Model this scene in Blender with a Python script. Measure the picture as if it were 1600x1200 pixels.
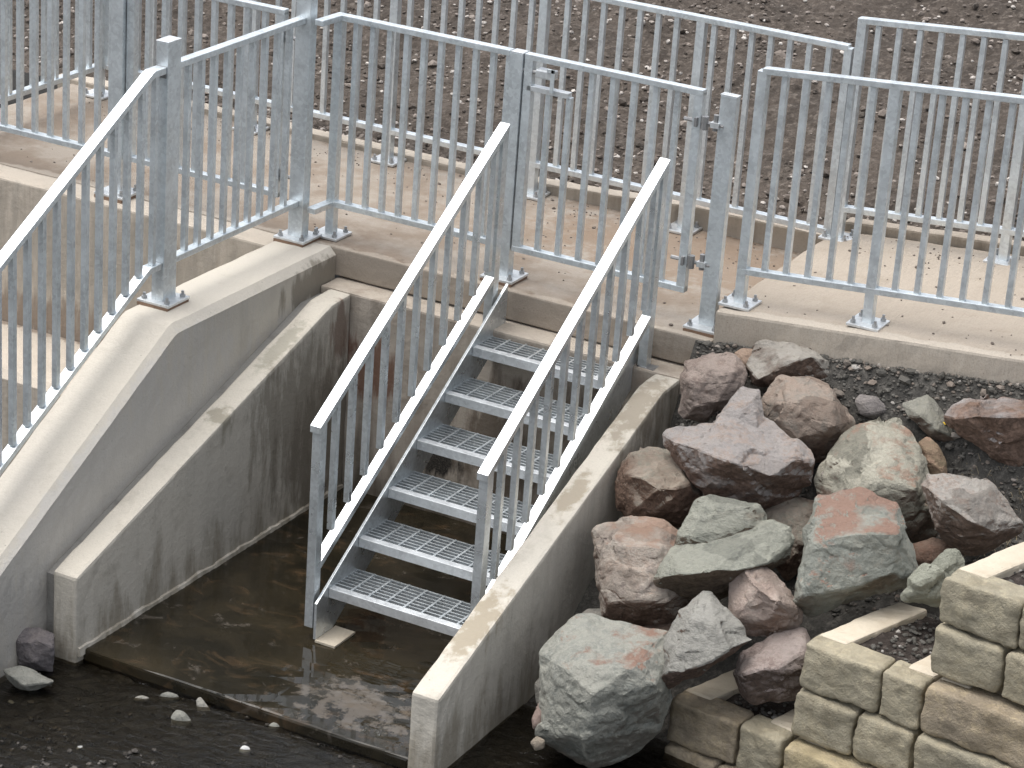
import bpy, bmesh, math, random
from mathutils import Vector, Matrix, noise

# ------------------------------------------------------------------ camera, world, sun, exposure
scene = bpy.context.scene
for o in list(bpy.data.objects): bpy.data.objects.remove(o, do_unlink=True)
COL = scene.collection
cam_d = bpy.data.cameras.new('camera'); cam = bpy.data.objects.new('camera', cam_d); COL.objects.link(cam)
right = Vector((0.87669614, 0.47622454, 0.06792689)); down = Vector((0.23471243, -0.30021577, -0.92454344)); fwd = Vector((-0.41989755, 0.82648695, -0.37497382))
m = Matrix.Identity(4)
for i, v in enumerate((right, -down, -fwd)):
    for j in range(3): m[j][i] = v[j]
m.translation = Vector((6.48455547, -10.72064808, 4.35143789))
cam.matrix_world = m
cam_d.sensor_width = 36.0; cam_d.lens = 4273.48 / 1600 * 36.0; cam_d.clip_start = 0.5; cam_d.clip_end = 500
scene.camera = cam

SUN = Vector((-0.26, -0.10, 0.96)).normalized()
w = bpy.data.worlds.new('World'); scene.world = w; w.use_nodes = True
nt = w.node_tree; nt.nodes.clear()
sky = nt.nodes.new('ShaderNodeTexSky'); sky.sky_type = 'NISHITA'; sky.sun_disc = False
sky.sun_elevation = math.asin(SUN.z); sky.sun_rotation = math.atan2(SUN.x, SUN.y)
sky.air_density = 1.0; sky.dust_density = 4.0; sky.ozone_density = 1.0
hs = nt.nodes.new('ShaderNodeHueSaturation'); hs.inputs['Saturation'].default_value = 0.34
bg = nt.nodes.new('ShaderNodeBackground'); bg.inputs['Strength'].default_value = 0.15
wo = nt.nodes.new('ShaderNodeOutputWorld')
nt.links.new(sky.outputs[0], hs.inputs['Color']); nt.links.new(hs.outputs[0], bg.inputs['Color']); nt.links.new(bg.outputs[0], wo.inputs['Surface'])
sd = bpy.data.lights.new('sun', 'SUN'); sd.energy = 1.15; sd.angle = math.radians(60); sd.color = (1.0, 0.965, 0.91)
so = bpy.data.objects.new('sun', sd); COL.objects.link(so)
so.rotation_euler = (-SUN).to_track_quat('-Z', 'Y').to_euler()
so.location = SUN * 30
vs = scene.view_settings
vs.view_transform = 'Standard'; vs.look = 'None'; vs.gamma = 1.0; vs.use_curve_mapping = False; vs.exposure = 0.80

cy = scene.cycles
cy.max_bounces = 5; cy.diffuse_bounces = 3; cy.glossy_bounces = 3; cy.transmission_bounces = 4; cy.transparent_max_bounces = 4; cy.caustics_reflective = False; cy.caustics_refractive = False

# ------------------------------------------------------------------ materials
class NB:
    def __init__(s, name):
        s.m = bpy.data.materials.new(name); s.m.use_nodes = True
        s.t = s.m.node_tree; s.t.nodes.clear()
        s.out = s.n('ShaderNodeOutputMaterial'); s.b = s.n('ShaderNodeBsdfPrincipled')
        s.l(s.b.outputs[0], s.out.inputs['Surface'])
        s.geo = s.n('ShaderNodeNewGeometry')
    def n(s, k, **kw):
        x = s.t.nodes.new(k)
        for a, v in kw.items(): setattr(x, a, v)
        return x
    def l(s, a, b): s.t.links.new(a, b)
    def pos(s, sc=(1, 1, 1), loc=(0, 0, 0)):
        mp = s.n('ShaderNodeMapping'); mp.inputs['Scale'].default_value = sc; mp.inputs['Location'].default_value = loc
        s.l(s.geo.outputs['Position'], mp.inputs['Vector']); return mp.outputs[0]
    def noise(s, scale, detail=4, rough=.55, vec=None, dist=0.0):
        x = s.n('ShaderNodeTexNoise'); x.inputs['Scale'].default_value = scale; x.inputs['Detail'].default_value = detail
        x.inputs['Roughness'].default_value = rough; x.inputs['Distortion'].default_value = dist
        s.l(vec if vec is not None else s.pos(), x.inputs['Vector']); return x.outputs['Fac']
    def vor(s, scale, vec=None, feat='F1', out='Distance'):
        x = s.n('ShaderNodeTexVoronoi'); x.feature = feat; x.inputs['Scale'].default_value = scale
        s.l(vec if vec is not None else s.pos(), x.inputs['Vector']); return x.outputs[out]
    def ramp(s, fac, a, b, ca=(0, 0, 0, 1), cb=(1, 1, 1, 1)):
        x = s.n('ShaderNodeValToRGB'); e = x.color_ramp.elements
        e[0].position = a; e[0].color = ca; e[1].position = b; e[1].color = cb
        s.l(fac, x.inputs['Fac']); return x.outputs['Color']
    def mix(s, fac, a, b, mode='MIX'):
        x = s.n('ShaderNodeMix', data_type='RGBA', blend_type=mode)
        for i, v in ((0, fac), (6, a), (7, b)):
            if hasattr(v, 'is_output'): s.l(v, x.inputs[i])
            elif i == 0: x.inputs[0].default_value = v
            else: x.inputs[i].default_value = (v[0], v[1], v[2], 1)
        return x.outputs[2]
    def math(s, op, a, b=0.0, c=None):
        x = s.n('ShaderNodeMath', operation=op)
        for i, v in enumerate((a, b, c)):
            if v is None: continue
            if hasattr(v, 'is_output'): s.l(v, x.inputs[i])
            else: x.inputs[i].default_value = v
        return x.outputs[0]
    def mr(s, v, a, b, c=0.0, d=1.0):
        x = s.n('ShaderNodeMapRange'); x.inputs[1].default_value = a; x.inputs[2].default_value = b; x.inputs[3].default_value = c; x.inputs[4].default_value = d
        s.l(v, x.inputs[0]); return x.outputs[0]
    def bump(s, h, st=.3, d=.01):
        x = s.n('ShaderNodeBump'); x.inputs['Strength'].default_value = st; x.inputs['Distance'].default_value = d
        s.l(h, x.inputs['Height']); s.l(x.outputs[0], s.b.inputs['Normal'])
    def xyz(s):
        x = s.n('ShaderNodeSeparateXYZ'); s.l(s.geo.outputs['Position'], x.inputs[0]); return x.outputs
    def nz(s):
        x = s.n('ShaderNodeSeparateXYZ'); s.l(s.geo.outputs['Normal'], x.inputs[0]); return x.outputs[2]
    def set(s, k, v):
        if hasattr(v, 'is_output'): s.l(v, s.b.inputs[k])
        else:
            s.b.inputs[k].default_value = (v[0], v[1], v[2], 1) if isinstance(v, tuple) else v

def mat_galv(name, tint=(.76, .815, .845), rough=.38, metal=.72):
    b = NB(name)
    sp = b.vor(70, out='Color'); n1 = b.noise(7, 3)
    c = b.mix(b.ramp(n1, .35, .7), tuple(x * .76 for x in tint), tint)
    g = b.n('ShaderNodeSeparateColor'); b.l(sp, g.inputs[0])
    c = b.mix(b.mr(g.outputs[0], 0, 1, 0, .5), c, tuple(min(1, x * 1.2) for x in tint))
    dirt = b.ramp(b.noise(3.3, 5, .7), .56, .70)
    c = b.mix(b.math('MULTIPLY', dirt, .16), c, (.33, .30, .27))
    b.set('Base Color', c); b.set('Metallic', metal)
    b.set('Roughness', b.mr(b.noise(16, 2), .3, .7, rough - .06, rough + .1))
    
    return b.m

def mat_concrete(name, ca, cb, stain=(.20, .16, .125), stain_amt=.5, streak=.35, fine=.25, wet_z=None, brown=None, lo=.50, rough=.85, spots=(), margin=None, broom=False):
    b = NB(name)
    n1 = b.noise(1.7, 3, .6)
    c = b.mix(b.ramp(n1, .32, .68), ca, cb)
    n2 = b.noise(7.5, 5, .65)
    c = b.mix(b.math('MULTIPLY', b.ramp(n2, lo, lo + .2), stain_amt), c, stain)
    # vertical run marks on upright faces
    st = b.noise(1.0, 4, .6, vec=b.pos((13, 13, .9)))
    up = b.math('ABSOLUTE', b.nz())
    side = b.mr(up, .75, .35)
    c = b.mix(b.math('MULTIPLY', b.math('MULTIPLY', b.ramp(st, .5, .74), side), streak), c, tuple(x * .45 for x in stain))
    if brown:
        col, a0, a1, amt = brown
        c = b.mix(b.math('MULTIPLY', b.ramp(b.noise(2.6, 5, .64, vec=b.pos(loc=(3, 1, 7))), a0, a1), amt), c, col)
    if wet_z:   # damp tide band with its own ragged edge
        z0, z1, col, amt = wet_z
        zz = b.xyz()[2]
        zz = b.math('ADD', zz, b.mr(b.noise(1.0, 5, .65, vec=b.pos((7, 7, 1.6))), .3, .7, -.28, .28))
        c = b.mix(b.math('MULTIPLY', b.mr(zz, z1, z0), amt), c, col)
    for (cx, cy_, cz), (rx, ry, rz), col, amt in spots:   # damp patches each in its place
        mp = b.n('ShaderNodeVectorMath', operation='SUBTRACT'); b.l(b.geo.outputs['Position'], mp.inputs[0]); mp.inputs[1].default_value = (cx, cy_, cz)
        dv = b.n('ShaderNodeVectorMath', operation='DIVIDE'); b.l(mp.outputs[0], dv.inputs[0]); dv.inputs[1].default_value = (rx, ry, rz)
        ln = b.n('ShaderNodeVectorMath', operation='LENGTH'); b.l(dv.outputs[0], ln.inputs[0])
        dd = b.math('ADD', ln.outputs['Value'], b.mr(b.noise(1.0, 5, .65, vec=b.pos((16, 16, 4), (cx * 7, 0, cz * 3))), .3, .7, -.55, .55))
        c = b.mix(b.math('MULTIPLY', b.mr(dd, 1.1, .62), amt), c, col)
    if margin:  # trowelled margin along the front edge
        yy = b.math('ADD', b.xyz()[1], b.mr(b.noise(6, 4, .6), .3, .7, -.03, .03))
        c = b.mix(b.math('MULTIPLY', b.mr(yy, margin[0] + .015, margin[0] - .005), margin[2]), c, margin[1])
    sp = b.noise(130, 1, .7)
    c = b.mix(b.math('MULTIPLY', b.ramp(sp, .45, .75), fine), c, tuple(x * .55 for x in ca))
    pit = b.ramp(b.math('ADD', b.vor(24), b.mr(b.noise(5, 2), .45, .6, .12, 0)), .05, .10)
    c = b.mix(b.math('MULTIPLY', b.math('SUBTRACT', 1.0, pit), .5), c, tuple(x * .4 for x in stain))
    b.set('Base Color', c); b.set('Roughness', rough); b.set('Specular IOR Level', .3)
    hgt = b.noise(30, 4, .7)
    if broom: hgt = b.math('ADD', b.math('MULTIPLY', hgt, .6), b.noise(1.0, 3, .6, vec=b.pos((85, 4, 4))))
    b.bump(hgt, .45, .010)
    return b.m

def mat_rock(name, ca, cb, cc, seed=0.0, red=None, brown=None, band=0.0, rough=.85):
    b = NB(name); o = (seed * 3.1, seed * 1.7, seed * 2.3); K = .82
    def soft(q): g = .3 * q[0] + .59 * q[1] + .11 * q[2]; return tuple((g + .95 * (x - g)) * k for x, k in zip(q, (1.04, 1.0, .955)))
    if not name.startswith('block'): ca, cb, cc = [tuple(x * K for x in soft(q)) for q in (ca, cb, cc)]
    else: ca, cb, cc = [tuple(x * .80 for x in q) for q in (ca, cb, cc)]
    if red: red = (soft(red[0]),) + tuple(red[1:])
    at = b.n('ShaderNodeAttribute'); at.attribute_name = 'tone'
    v = b.pos(loc=o)
    n1 = b.noise(3.4, 4, .62, vec=v, dist=.5)
    c = b.mix(b.ramp(n1, .40, .60), ca, cb)
    n2 = b.noise(11, 5, .7, vec=v)
    c = b.mix(b.math('MULTIPLY', b.ramp(n2, .49, .58), .85), c, cc)
    n3 = b.noise(48, 3, .7, vec=v)
    c = b.mix(b.math('MULTIPLY', b.ramp(n3, .46, .64), .6), c, tuple(x * .42 for x in ca))
    c = b.mix(b.math('MULTIPLY', b.ramp(n3, .50, .36), .40), c, tuple(min(.7, x * 1.55) for x in cb))
    tn = b.mr(at.outputs['Fac'], 0, 1, .0, 1.0)
    c = b.mix(b.math('MULTIPLY', tn, .45), c, tuple(min(.8, x * 1.45) for x in cb))
    c = b.mix(b.mr(at.outputs['Fac'], .45, 0, 0, .55), c, tuple(x * .5 for x in ca))
    if brown:   # clay still sticking to the rock, mostly where it lay in the ground
        col, lo, hi, amt = brown
        mk = b.math('ADD', b.mr(b.nz(), .45, -.40), b.mr(n1, .3, .7, -.5, .5))
        c = b.mix(b.math('MULTIPLY', b.mr(mk, lo, hi), amt), c, b.mix(b.ramp(n3, .40, .62), tuple(x * 1.0 for x in col), tuple(x * .55 for x in col)))
    if red:     # red soil spilled on the top
        col, lo, hi, amt = red
        mk = b.math('ADD', b.mr(b.nz(), .45, .9), b.mr(b.noise(5.0, 5, .65, vec=v), .3, .7, -.75, .75))
        c = b.mix(b.math('MULTIPLY', b.mr(mk, lo, hi), amt), c, col)
    b.set('Base Color', c); b.set('Roughness', rough); b.set('Specular IOR Level', .25)
    h = b.noise(26, 6, .75, vec=b.pos((1, 1, 1 + 3 * band), o))
    b.bump(h, .9 + .2 * band, .024)
    return b.m

def mat_soil(name, ca, cb, cc, scale=1.0, rough=.9):
    b = NB(name)
    c = b.mix(b.ramp(b.noise(3 * scale, 3, .65), .35, .65), ca, cb)
    c = b.mix(b.math('MULTIPLY', b.ramp(b.noise(.8 * scale, 4, .65), .45, .65), .45), c, tuple(x * .62 for x in ca))
    c = b.mix(b.ramp(b.noise(22 * scale, 4, .7), .5, .68), c, cc)
    c = b.mix(b.math('MULTIPLY', b.ramp(b.noise(70 * scale, 2, .7), .45, .7), .6), c, tuple(x * .45 for x in ca))
    b.set('Base Color', c); b.set('Roughness', rough); b.set('Specular IOR Level', .25)
    b.bump(b.noise(60 * scale, 3, .7), .6, .012)
    return b.m

def mat_tone(name, cols, rough=.8):
    """pebbles and clods: each carries a tone of its own"""
    b = NB(name); a = b.n('ShaderNodeAttribute'); a.attribute_name = 'tone'
    r = b.n('ShaderNodeValToRGB'); e = r.color_ramp.elements
    while len(e) < len(cols): e.new(.5)
    for i, (p, c) in enumerate(cols): e[i].position = p; e[i].color = (c[0], c[1], c[2], 1)
    b.l(a.outputs['Fac'], r.inputs[0])
    c = b.mix(b.math('MULTIPLY', b.noise(40, 2), .5), r.outputs[0], (.10, .085, .07))
    b.set('Base Color', c); b.set('Roughness', rough); b.set('Specular IOR Level', .3)
    
    return b.m

FLOOR_Z = -1.15
def mat_wetfloor(name):
    b = NB(name)
    c = b.mix(b.ramp(b.noise(2.2, 5, .62, dist=.8), .38, .66), (.011, .0095, .006), (.030, .024, .014))
    c = b.mix(b.math('MULTIPLY', b.ramp(b.noise(5, 5, .66, vec=b.pos((1, 1.6, 1), (4, 0, 0)), dist=1.0), .54, .74), .8), c, (.078, .050, .027))
    c = b.mix(b.math('MULTIPLY', b.ramp(b.noise(7, 6, .7, vec=b.pos(loc=(9, 2, 0)), dist=.6), .60, .70), .45), c, (.15, .13, .11))
    # pale patch with a ragged edge near the front right of the slab
    mp = b.n('ShaderNodeVectorMath', operation='SUBTRACT'); b.l(b.geo.outputs['Position'], mp.inputs[0]); mp.inputs[1].default_value = (1.50, -2.10, FLOOR_Z)
    dv = b.n('ShaderNodeVectorMath', operation='DIVIDE'); b.l(mp.outputs[0], dv.inputs[0]); dv.inputs[1].default_value = (.38, .26, .2)
    ln = b.n('ShaderNodeVectorMath', operation='LENGTH'); b.l(dv.outputs[0], ln.inputs[0])
    dd = b.math('ADD', ln.outputs['Value'], b.mr(b.noise(14, 6, .72), .3, .7, -.75, .75))
    c = b.mix(b.math('MULTIPLY', b.mr(dd, .70, .30), .5), c, (.17, .145, .12))
    b.set('Base Color', c)
    b.set('Roughness', b.mr(b.noise(2.6, 5, .6, vec=b.pos(loc=(1, 5, 0))), .48, .66, .02, .22))
    b.set('Specular IOR Level', .42)
    b.bump(b.noise(7, 3, .5), .05, .01)
    return b.m

def mat_water(name):
    """a thin sheet of clear water: fresnel mirror over a faintly tinted see-through film"""
    b = NB(name)
    tr = b.n('ShaderNodeBsdfTransparent'); tr.inputs[0].default_value = (.50, .47, .40, 1)
    gl = b.n('ShaderNodeBsdfGlossy'); gl.inputs['Roughness'].default_value = .05; gl.inputs['Color'].default_value = (1, 1, 1, 1)
    fr = b.n('ShaderNodeFresnel'); fr.inputs['IOR'].default_value = 1.33
    bp_ = b.n('ShaderNodeBump'); bp_.inputs['Strength'].default_value = .5; bp_.inputs['Distance'].default_value = .02
    b.l(b.noise(11, 4, .6, vec=b.pos((1, 2.2, 1)), dist=.4), bp_.inputs['Height'])
    b.l(bp_.outputs[0], gl.inputs['Normal']); b.l(bp_.outputs[0], fr.inputs['Normal'])
    mx = b.n('ShaderNodeMixShader'); b.l(fr.outputs[0], mx.inputs[0]); b.l(tr.outputs[0], mx.inputs[1]); b.l(gl.outputs[0], mx.inputs[2])
    b.l(mx.outputs[0], b.out.inputs['Surface']); b.t.nodes.remove(b.b)
    return b.m

def mat_plain(name, col, rough=.6, metal=0.0):
    b = NB(name)
    c = b.mix(b.ramp(b.noise(30, 4), .3, .7), tuple(x * .85 for x in col), col)
    b.set('Base Color', c); b.set('Roughness', rough); b.set('Metallic', metal)
    return b.m

M = {}
M['galv'] = mat_galv('galvanised_steel')
M['galv_stair'] = mat_galv('galvanised_steel_stair', (.76, .805, .825), .31, .78)
M['galv_plate'] = mat_galv('galvanised_plate', (.74, .765, .775), .42)
M['bolt'] = mat_galv('bolt_steel', (.42, .43, .44), .45)
M['dark_steel'] = mat_galv('hinge_steel', (.36, .36, .36), .5)
DAMP = (.115, .098, .075)
M['slab'] = mat_concrete('walkway_concrete', (.36, .318, .27), (.305, .265, .222), (.24, .19, .145), .6, .5, .3, brown=((.21, .158, .115), .45, .60, .7), margin=(-.095, (.47, .42, .355), .55),
    spots=(((.95, -.13, -.09), (1.3, .06, .13), (.185, .138, .10), .85), ((.32, -.135, -.05), (.34, .06, .085), (.11, .082, .06), .8), ((1.55, .9, 0), (.9, .5, .1), (.23, .165, .115), .7)))
M['ramp'] = mat_concrete('ramp_concrete', (.40, .348, .287), (.36, .31, .255), (.29, .24, .185), .5, .6, .35, lo=.52, margin=(-.075, (.50, .455, .39), .6), broom=True,
    spots=(((2.25, -.13, .0), (.22, .03, .14), (.24, .19, .14), .8), ((3.2, -.13, .10), (.9, .03, .09), (.30, .235, .175), .7)))
M['coping'] = mat_concrete('coping_concrete', (.52, .46, .385), (.45, .40, .335), (.30, .26, .21), .35, .5, .2, spots=(((-1.3, -.31, -.70), (.9, .05, .13), (.20, .155, .12), .85), ((-1.0, -.30, -.35), (1.6, .02, .33), (.33, .30, .255), .75)))
M['wall'] = mat_concrete('wall_concrete', (.40, .375, .325), (.29, .27, .235), (.15, .13, .10), .5, .35, .25)
M['wing'] = mat_concrete('wing_wall_concrete', (.57, .53, .455), (.52, .485, .425), (.34, .305, .25), .28, .14, .15, lo=.56,
    spots=(((.115, -2.2, -.55), (.03, 1.9, .52), (.52, .505, .48), .5), ((.115, -.32, -.14), (.04, .28, .13), (.19, .165, .13), .75), ((.115, -2.55, -1.0), (.05, .5, .2), (.33, .315, .295), .5)))
M['low'] = mat_concrete('low_wall_concrete', (.56, .52, .445), (.50, .47, .41), (.27, .245, .20), .42, .20, .2, wet_z=(-1.22, -1.00, (.22, .19, .14), .7), lo=.53,
    spots=(((.30, -.72, -.62), (.05, .40, .36), (.25, .225, .18), .75), ((.30, -.42, -.85), (.05, .42, .42), (.19, .165, .13), .75), ((.30, -.36, -.30), (.05, .10, .14), (.17, .10, .07), .7), ((.23, -.78, -.28), (.05, .22, .2), (.25, .24, .19), .6), ((.25, -1.30, -.46), (.06, .06, .1), (.22, .20, .15), .7),
           ((1.95, -.55, -.25), (.10, .30, .2), (.22, .185, .135), .7), ((1.95, -1.15, -.42), (.05, .15, .2), (.26, .215, .15), .7), ((1.95, -1.95, -.72), (.07, .22, .2), (.27, .225, .155), .75)))
M['head'] = mat_concrete('headwall_concrete', (.46, .41, .345), (.40, .35, .295), (.20, .155, .115), .55, .4, .25, wet_z=(-1.15, -.75, (.075, .06, .042), .9),
    spots=(((.42, -.27, -.50), (.16, .04, .20), (.17, .085, .055), .9), ((.84, -.27, -.88), (.13, .04, .09), (.012, .011, .010), .95), ((1.15, -.27, -.72), (.22, .05, .35), (.11, .085, .062), .8), ((1.62, -.27, -.60), (.18, .05, .4), (.13, .10, .075), .8)))  # second patch is a near-black blot low on the wall
M['strip'] = mat_concrete('joint_mortar', (.27, .26, .24), (.21, .205, .19), (.12, .11, .10), .6, .3, .3)
M['floor'] = mat_wetfloor('wet_channel_floor')
M['water'] = mat_water('shallow_water')
M['soil'] = mat_soil('bank_soil', (.056, .046, .038), (.092, .075, .062), (.15, .127, .108))
M['bed'] = mat_soil('river_bed_mud', (.018, .016, .013), (.032, .028, .023), (.06, .054, .046), 1.2, .35)
M['gravel'] = mat_soil('dark_gravel_soil', (.065, .062, .056), (.09, .085, .076), (.15, .14, .125), 1.3)
M['fill'] = mat_soil('planter_soil', (.035, .028, .024), (.055, .044, .038), (.10, .085, .075), 1.5)
M['pebble'] = mat_tone('bank_pebbles', [(0, (.06, .05, .042)), (.55, (.14, .115, .098)), (.8, (.30, .26, .23)), (1, (.70, .66, .61))])
M['bedpebble'] = mat_tone('bed_pebbles', [(0, (.016, .015, .013)), (.6, (.045, .041, .036)), (.88, (.095, .085, .073)), (1, (.40, .41, .39))], .45)
M['gravelpebble'] = mat_tone('gravel_pebbles', [(0, (.055, .055, .05)), (.6, (.12, .118, .108)), (.85, (.22, .18, .15)), (1, (.40, .38, .35))])
BR = ((.19, .128, .095), .25, .75, .85)
RED = (.36, .155, .095)
M['purple'] = mat_rock('rock_purple', (.27, .225, .205), (.33, .285, .26), (.20, .15, .13), 1, brown=((.17, .12, .09), .6, 1.2, .6))
M['grey'] = mat_rock('rock_grey', (.37, .36, .335), (.32, .31, .285), (.42, .41, .385), 2, brown=((.15, .10, .075), .1, .5, .95))
M['tan'] = mat_rock('rock_tan', (.44, .33, .26), (.37, .28, .22), (.30, .24, .2), 3)
M['tan2'] = mat_rock('rock_tan_yellow', (.42, .34, .23), (.37, .25, .19), (.38, .36, .25), 4)
M['tan3'] = mat_rock('rock_tan_dull', (.32, .28, .22), (.26, .23, .19), (.36, .31, .25), 5)
M['pink'] = mat_rock('rock_pink', (.34, .27, .225), (.31, .27, .235), (.28, .27, .245), 6, brown=((.20, .125, .09), .6, 1.1, .8))
M['bluebrown'] = mat_rock('rock_blue_brown', (.38, .385, .40), (.34, .33, .33), (.42, .42, .43), 7, brown=((.235, .155, .115), -.35, .15, .95))
M['purplegrey'] = mat_rock('rock_purple_grey', (.34, .315, .30), (.31, .30, .30), (.36, .28, .235), 8, brown=((.21, .135, .10), .35, .8, .9))
M['purplegrey2'] = mat_rock('rock_purple_grey_small', (.30, .28, .28), (.25, .24, .24), (.34, .32, .31), 9)
M['brown'] = mat_rock('rock_brown', (.30, .285, .25), (.34, .29, .24), (.27, .29, .25), 10, brown=((.185, .12, .088), -.1, .45, .97))
M['green'] = mat_rock('rock_pale_green', (.34, .34, .285), (.39, .385, .33), (.27, .275, .235), 11, red=((.25, .155, .115), .95, 1.35, .8), brown=BR)
M['redtop'] = mat_rock('rock_green_red_top', (.31, .325, .285), (.26, .285, .265), (.37, .375, .33), 12, red=((.25, .15, .115), .45, .9, .85), brown=((.17, .13, .09), .75, 1.2, .8))
M['pinkgrey'] = mat_rock('rock_pink_grey', (.34, .315, .285), (.335, .33, .315), (.31, .235, .195), 13, brown=BR)
M['pinkgrey2'] = mat_rock('rock_pink_grey_block', (.40, .325, .275), (.37, .345, .31), (.30, .26, .24), 14, red=((.27, .16, .11), .9, 1.3, .6), brown=((.18, .115, .085), .35, .85, .95))
M['slate'] = mat_rock('rock_green_slate', (.265, .285, .255), (.31, .325, .285), (.22, .235, .215), 15, brown=((.17, .125, .09), .3, .7, .92), band=.4)
M['slate2'] = mat_rock('rock_green_slate_small', (.31, .315, .27), (.27, .275, .25), (.22, .225, .205), 16, brown=BR)
M['slate3'] = mat_rock('rock_slate_dark', (.22, .225, .21), (.26, .255, .235), (.17, .17, .155), 17)
M['slate4'] = M['slate3']
M['pinkwhite'] = mat_rock('rock_pink_white', (.42, .345, .30), (.36, .30, .275), (.48, .43, .385), 18, brown=((.25, .155, .105), .6, 1.1, .85))
M['striped'] = mat_rock('rock_streaked_grey', (.29, .30, .285), (.36, .365, .345), (.20, .205, .195), 19, brown=((.22, .145, .11), .35, .7, .9), band=.8)
M['greenred'] = mat_rock('rock_green_rust', (.27, .29, .265), (.325, .335, .305), (.22, .245, .235), 20, red=((.24, .14, .105), 1.0, 1.35, .85), brown=((.17, .13, .10), .7, 1.2, .7))
M['mauve'] = mat_rock('rock_mauve', (.26, .21, .195), (.34, .30, .285), (.20, .15, .135), 21, brown=((.14, .10, .08), .3, .8, .9))
M['green2'] = mat_rock('rock_green_dull', (.28, .30, .25), (.33, .35, .30), (.22, .235, .20), 22)
M['pinksmall'] = mat_rock('rock_pink_small', (.36, .27, .24), (.30, .24, .22), (.40, .33, .30), 23)
M['brown3'] = mat_rock('rock_brown_dark', (.17, .125, .10), (.20, .15, .12), (.14, .105, .09), 24)
M['brown4'] = mat_rock('rock_red_brown', (.23, .145, .11), (.20, .15, .12), (.27, .20, .16), 25)
M['grey3'] = mat_rock('rock_grey_small', (.30, .27, .24), (.26, .25, .23), (.33, .31, .28), 26)
M['purplestone'] = mat_rock('rock_purple_wet', (.20, .19, .20), (.15, .14, .15), (.26, .24, .24), 27)
M['greenslab'] = mat_rock('rock_green_slab', (.24, .25, .23), (.30, .31, .285), (.18, .19, .175), 28)
M['paleflake'] = mat_rock('rock_pale_flake', (.40, .40, .37), (.33, .33, .30), (.47, .46, .43), 33)
M['whitechip'] = mat_rock('rock_white_chip', (.85, .88, .86), (.78, .82, .80), (.95, .95, .93), 34)
M['block_a'] = mat_rock('block_grey', (.50, .44, .315), (.38, .345, .26), (.62, .545, .385), 30)
M['block_b'] = mat_rock('block_yellow', (.56, .47, .29), (.46, .385, .25), (.38, .33, .24), 31)
M['block_c'] = mat_rock('block_brown', (.48, .39, .265), (.35, .295, .22), (.60, .49, .325), 32)
M['rim'] = mat_concrete('planter_rim', (.56, .50, .40), (.48, .425, .335), (.36, .29, .20), .35, .3, .15)
M['shim'] = mat_concrete('rusty_packing', (.25, .17, .12), (.20, .13, .09), (.14, .09, .065), .5, .2, .3)
M['yellow'] = mat_plain('dandelion_yellow', (.75, .52, .03), .7)
M['stem'] = mat_plain('stem_green', (.10, .15, .04), .7)
M['straw'] = mat_plain('dry_grass', (.36, .30, .20), .8)

# ------------------------------------------------------------------ geometry helpers
class MB:
    def __init__(s): s.v = []; s.f = []
    def poly(s, vs, fs):
        b = len(s.v); s.v += [tuple(p) for p in vs]; s.f += [tuple(i + b for i in f) for f in fs]; return s
    def box(s, x0, x1, y0, y1, z0, z1):
        return s.poly([(x0, y0, z0), (x1, y0, z0), (x1, y1, z0), (x0, y1, z0), (x0, y0, z1), (x1, y0, z1), (x1, y1, z1), (x0, y1, z1)],
                      [(0, 3, 2, 1), (4, 5, 6, 7), (0, 1, 5, 4), (1, 2, 6, 5), (2, 3, 7, 6), (3, 0, 4, 7)])
    def loft(s, secs):
        n = len(secs[0]); vs = [p for q in secs for p in q]; fs = []
        for k in range(len(secs) - 1):
            for i in range(n):
                j = (i + 1) % n; fs.append((k * n + i, k * n + j, (k + 1) * n + j, (k + 1) * n + i))
        fs.append(tuple(reversed(range(n)))); fs.append(tuple((len(secs) - 1) * n + i for i in range(n)))
        return s.poly(vs, fs)
    def prism(s, prof, x0, x1):     # prof = [(y, z)]
        return s.loft([[(x0, y, z) for y, z in prof], [(x1, y, z) for y, z in prof]])
    def cyl(s, p0, p1, r, n=8, r1=None):
        p0 = Vector(p0); p1 = Vector(p1); d = (p1 - p0).normalized(); a = d.orthogonal().normalized(); c = d.cross(a); r1 = r if r1 is None else r1
        return s.loft([[p + (a * math.cos(t) + c * math.sin(t)) * rr for t in [2 * math.pi * i / n for i in range(n)]] for p, rr in ((p0, r), (p1, r1))])
    def mesh(s, name, bevel=0.0, origin=(0, 0, 0), segs=2):
        me = bpy.data.meshes.new(name)
        me.from_pydata([(a - origin[0], b - origin[1], c - origin[2]) for a, b, c in s.v], [], s.f)
        bm = bmesh.new(); bm.from_mesh(me); bmesh.ops.recalc_face_normals(bm, faces=bm.faces)
        if bevel: bmesh.ops.bevel(bm, geom=[e for e in bm.edges if e.is_manifold and e.calc_face_angle() > .5], offset=bevel, segments=segs, affect='EDGES', profile=.6)
        bm.to_mesh(me); bm.free(); return me

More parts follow.
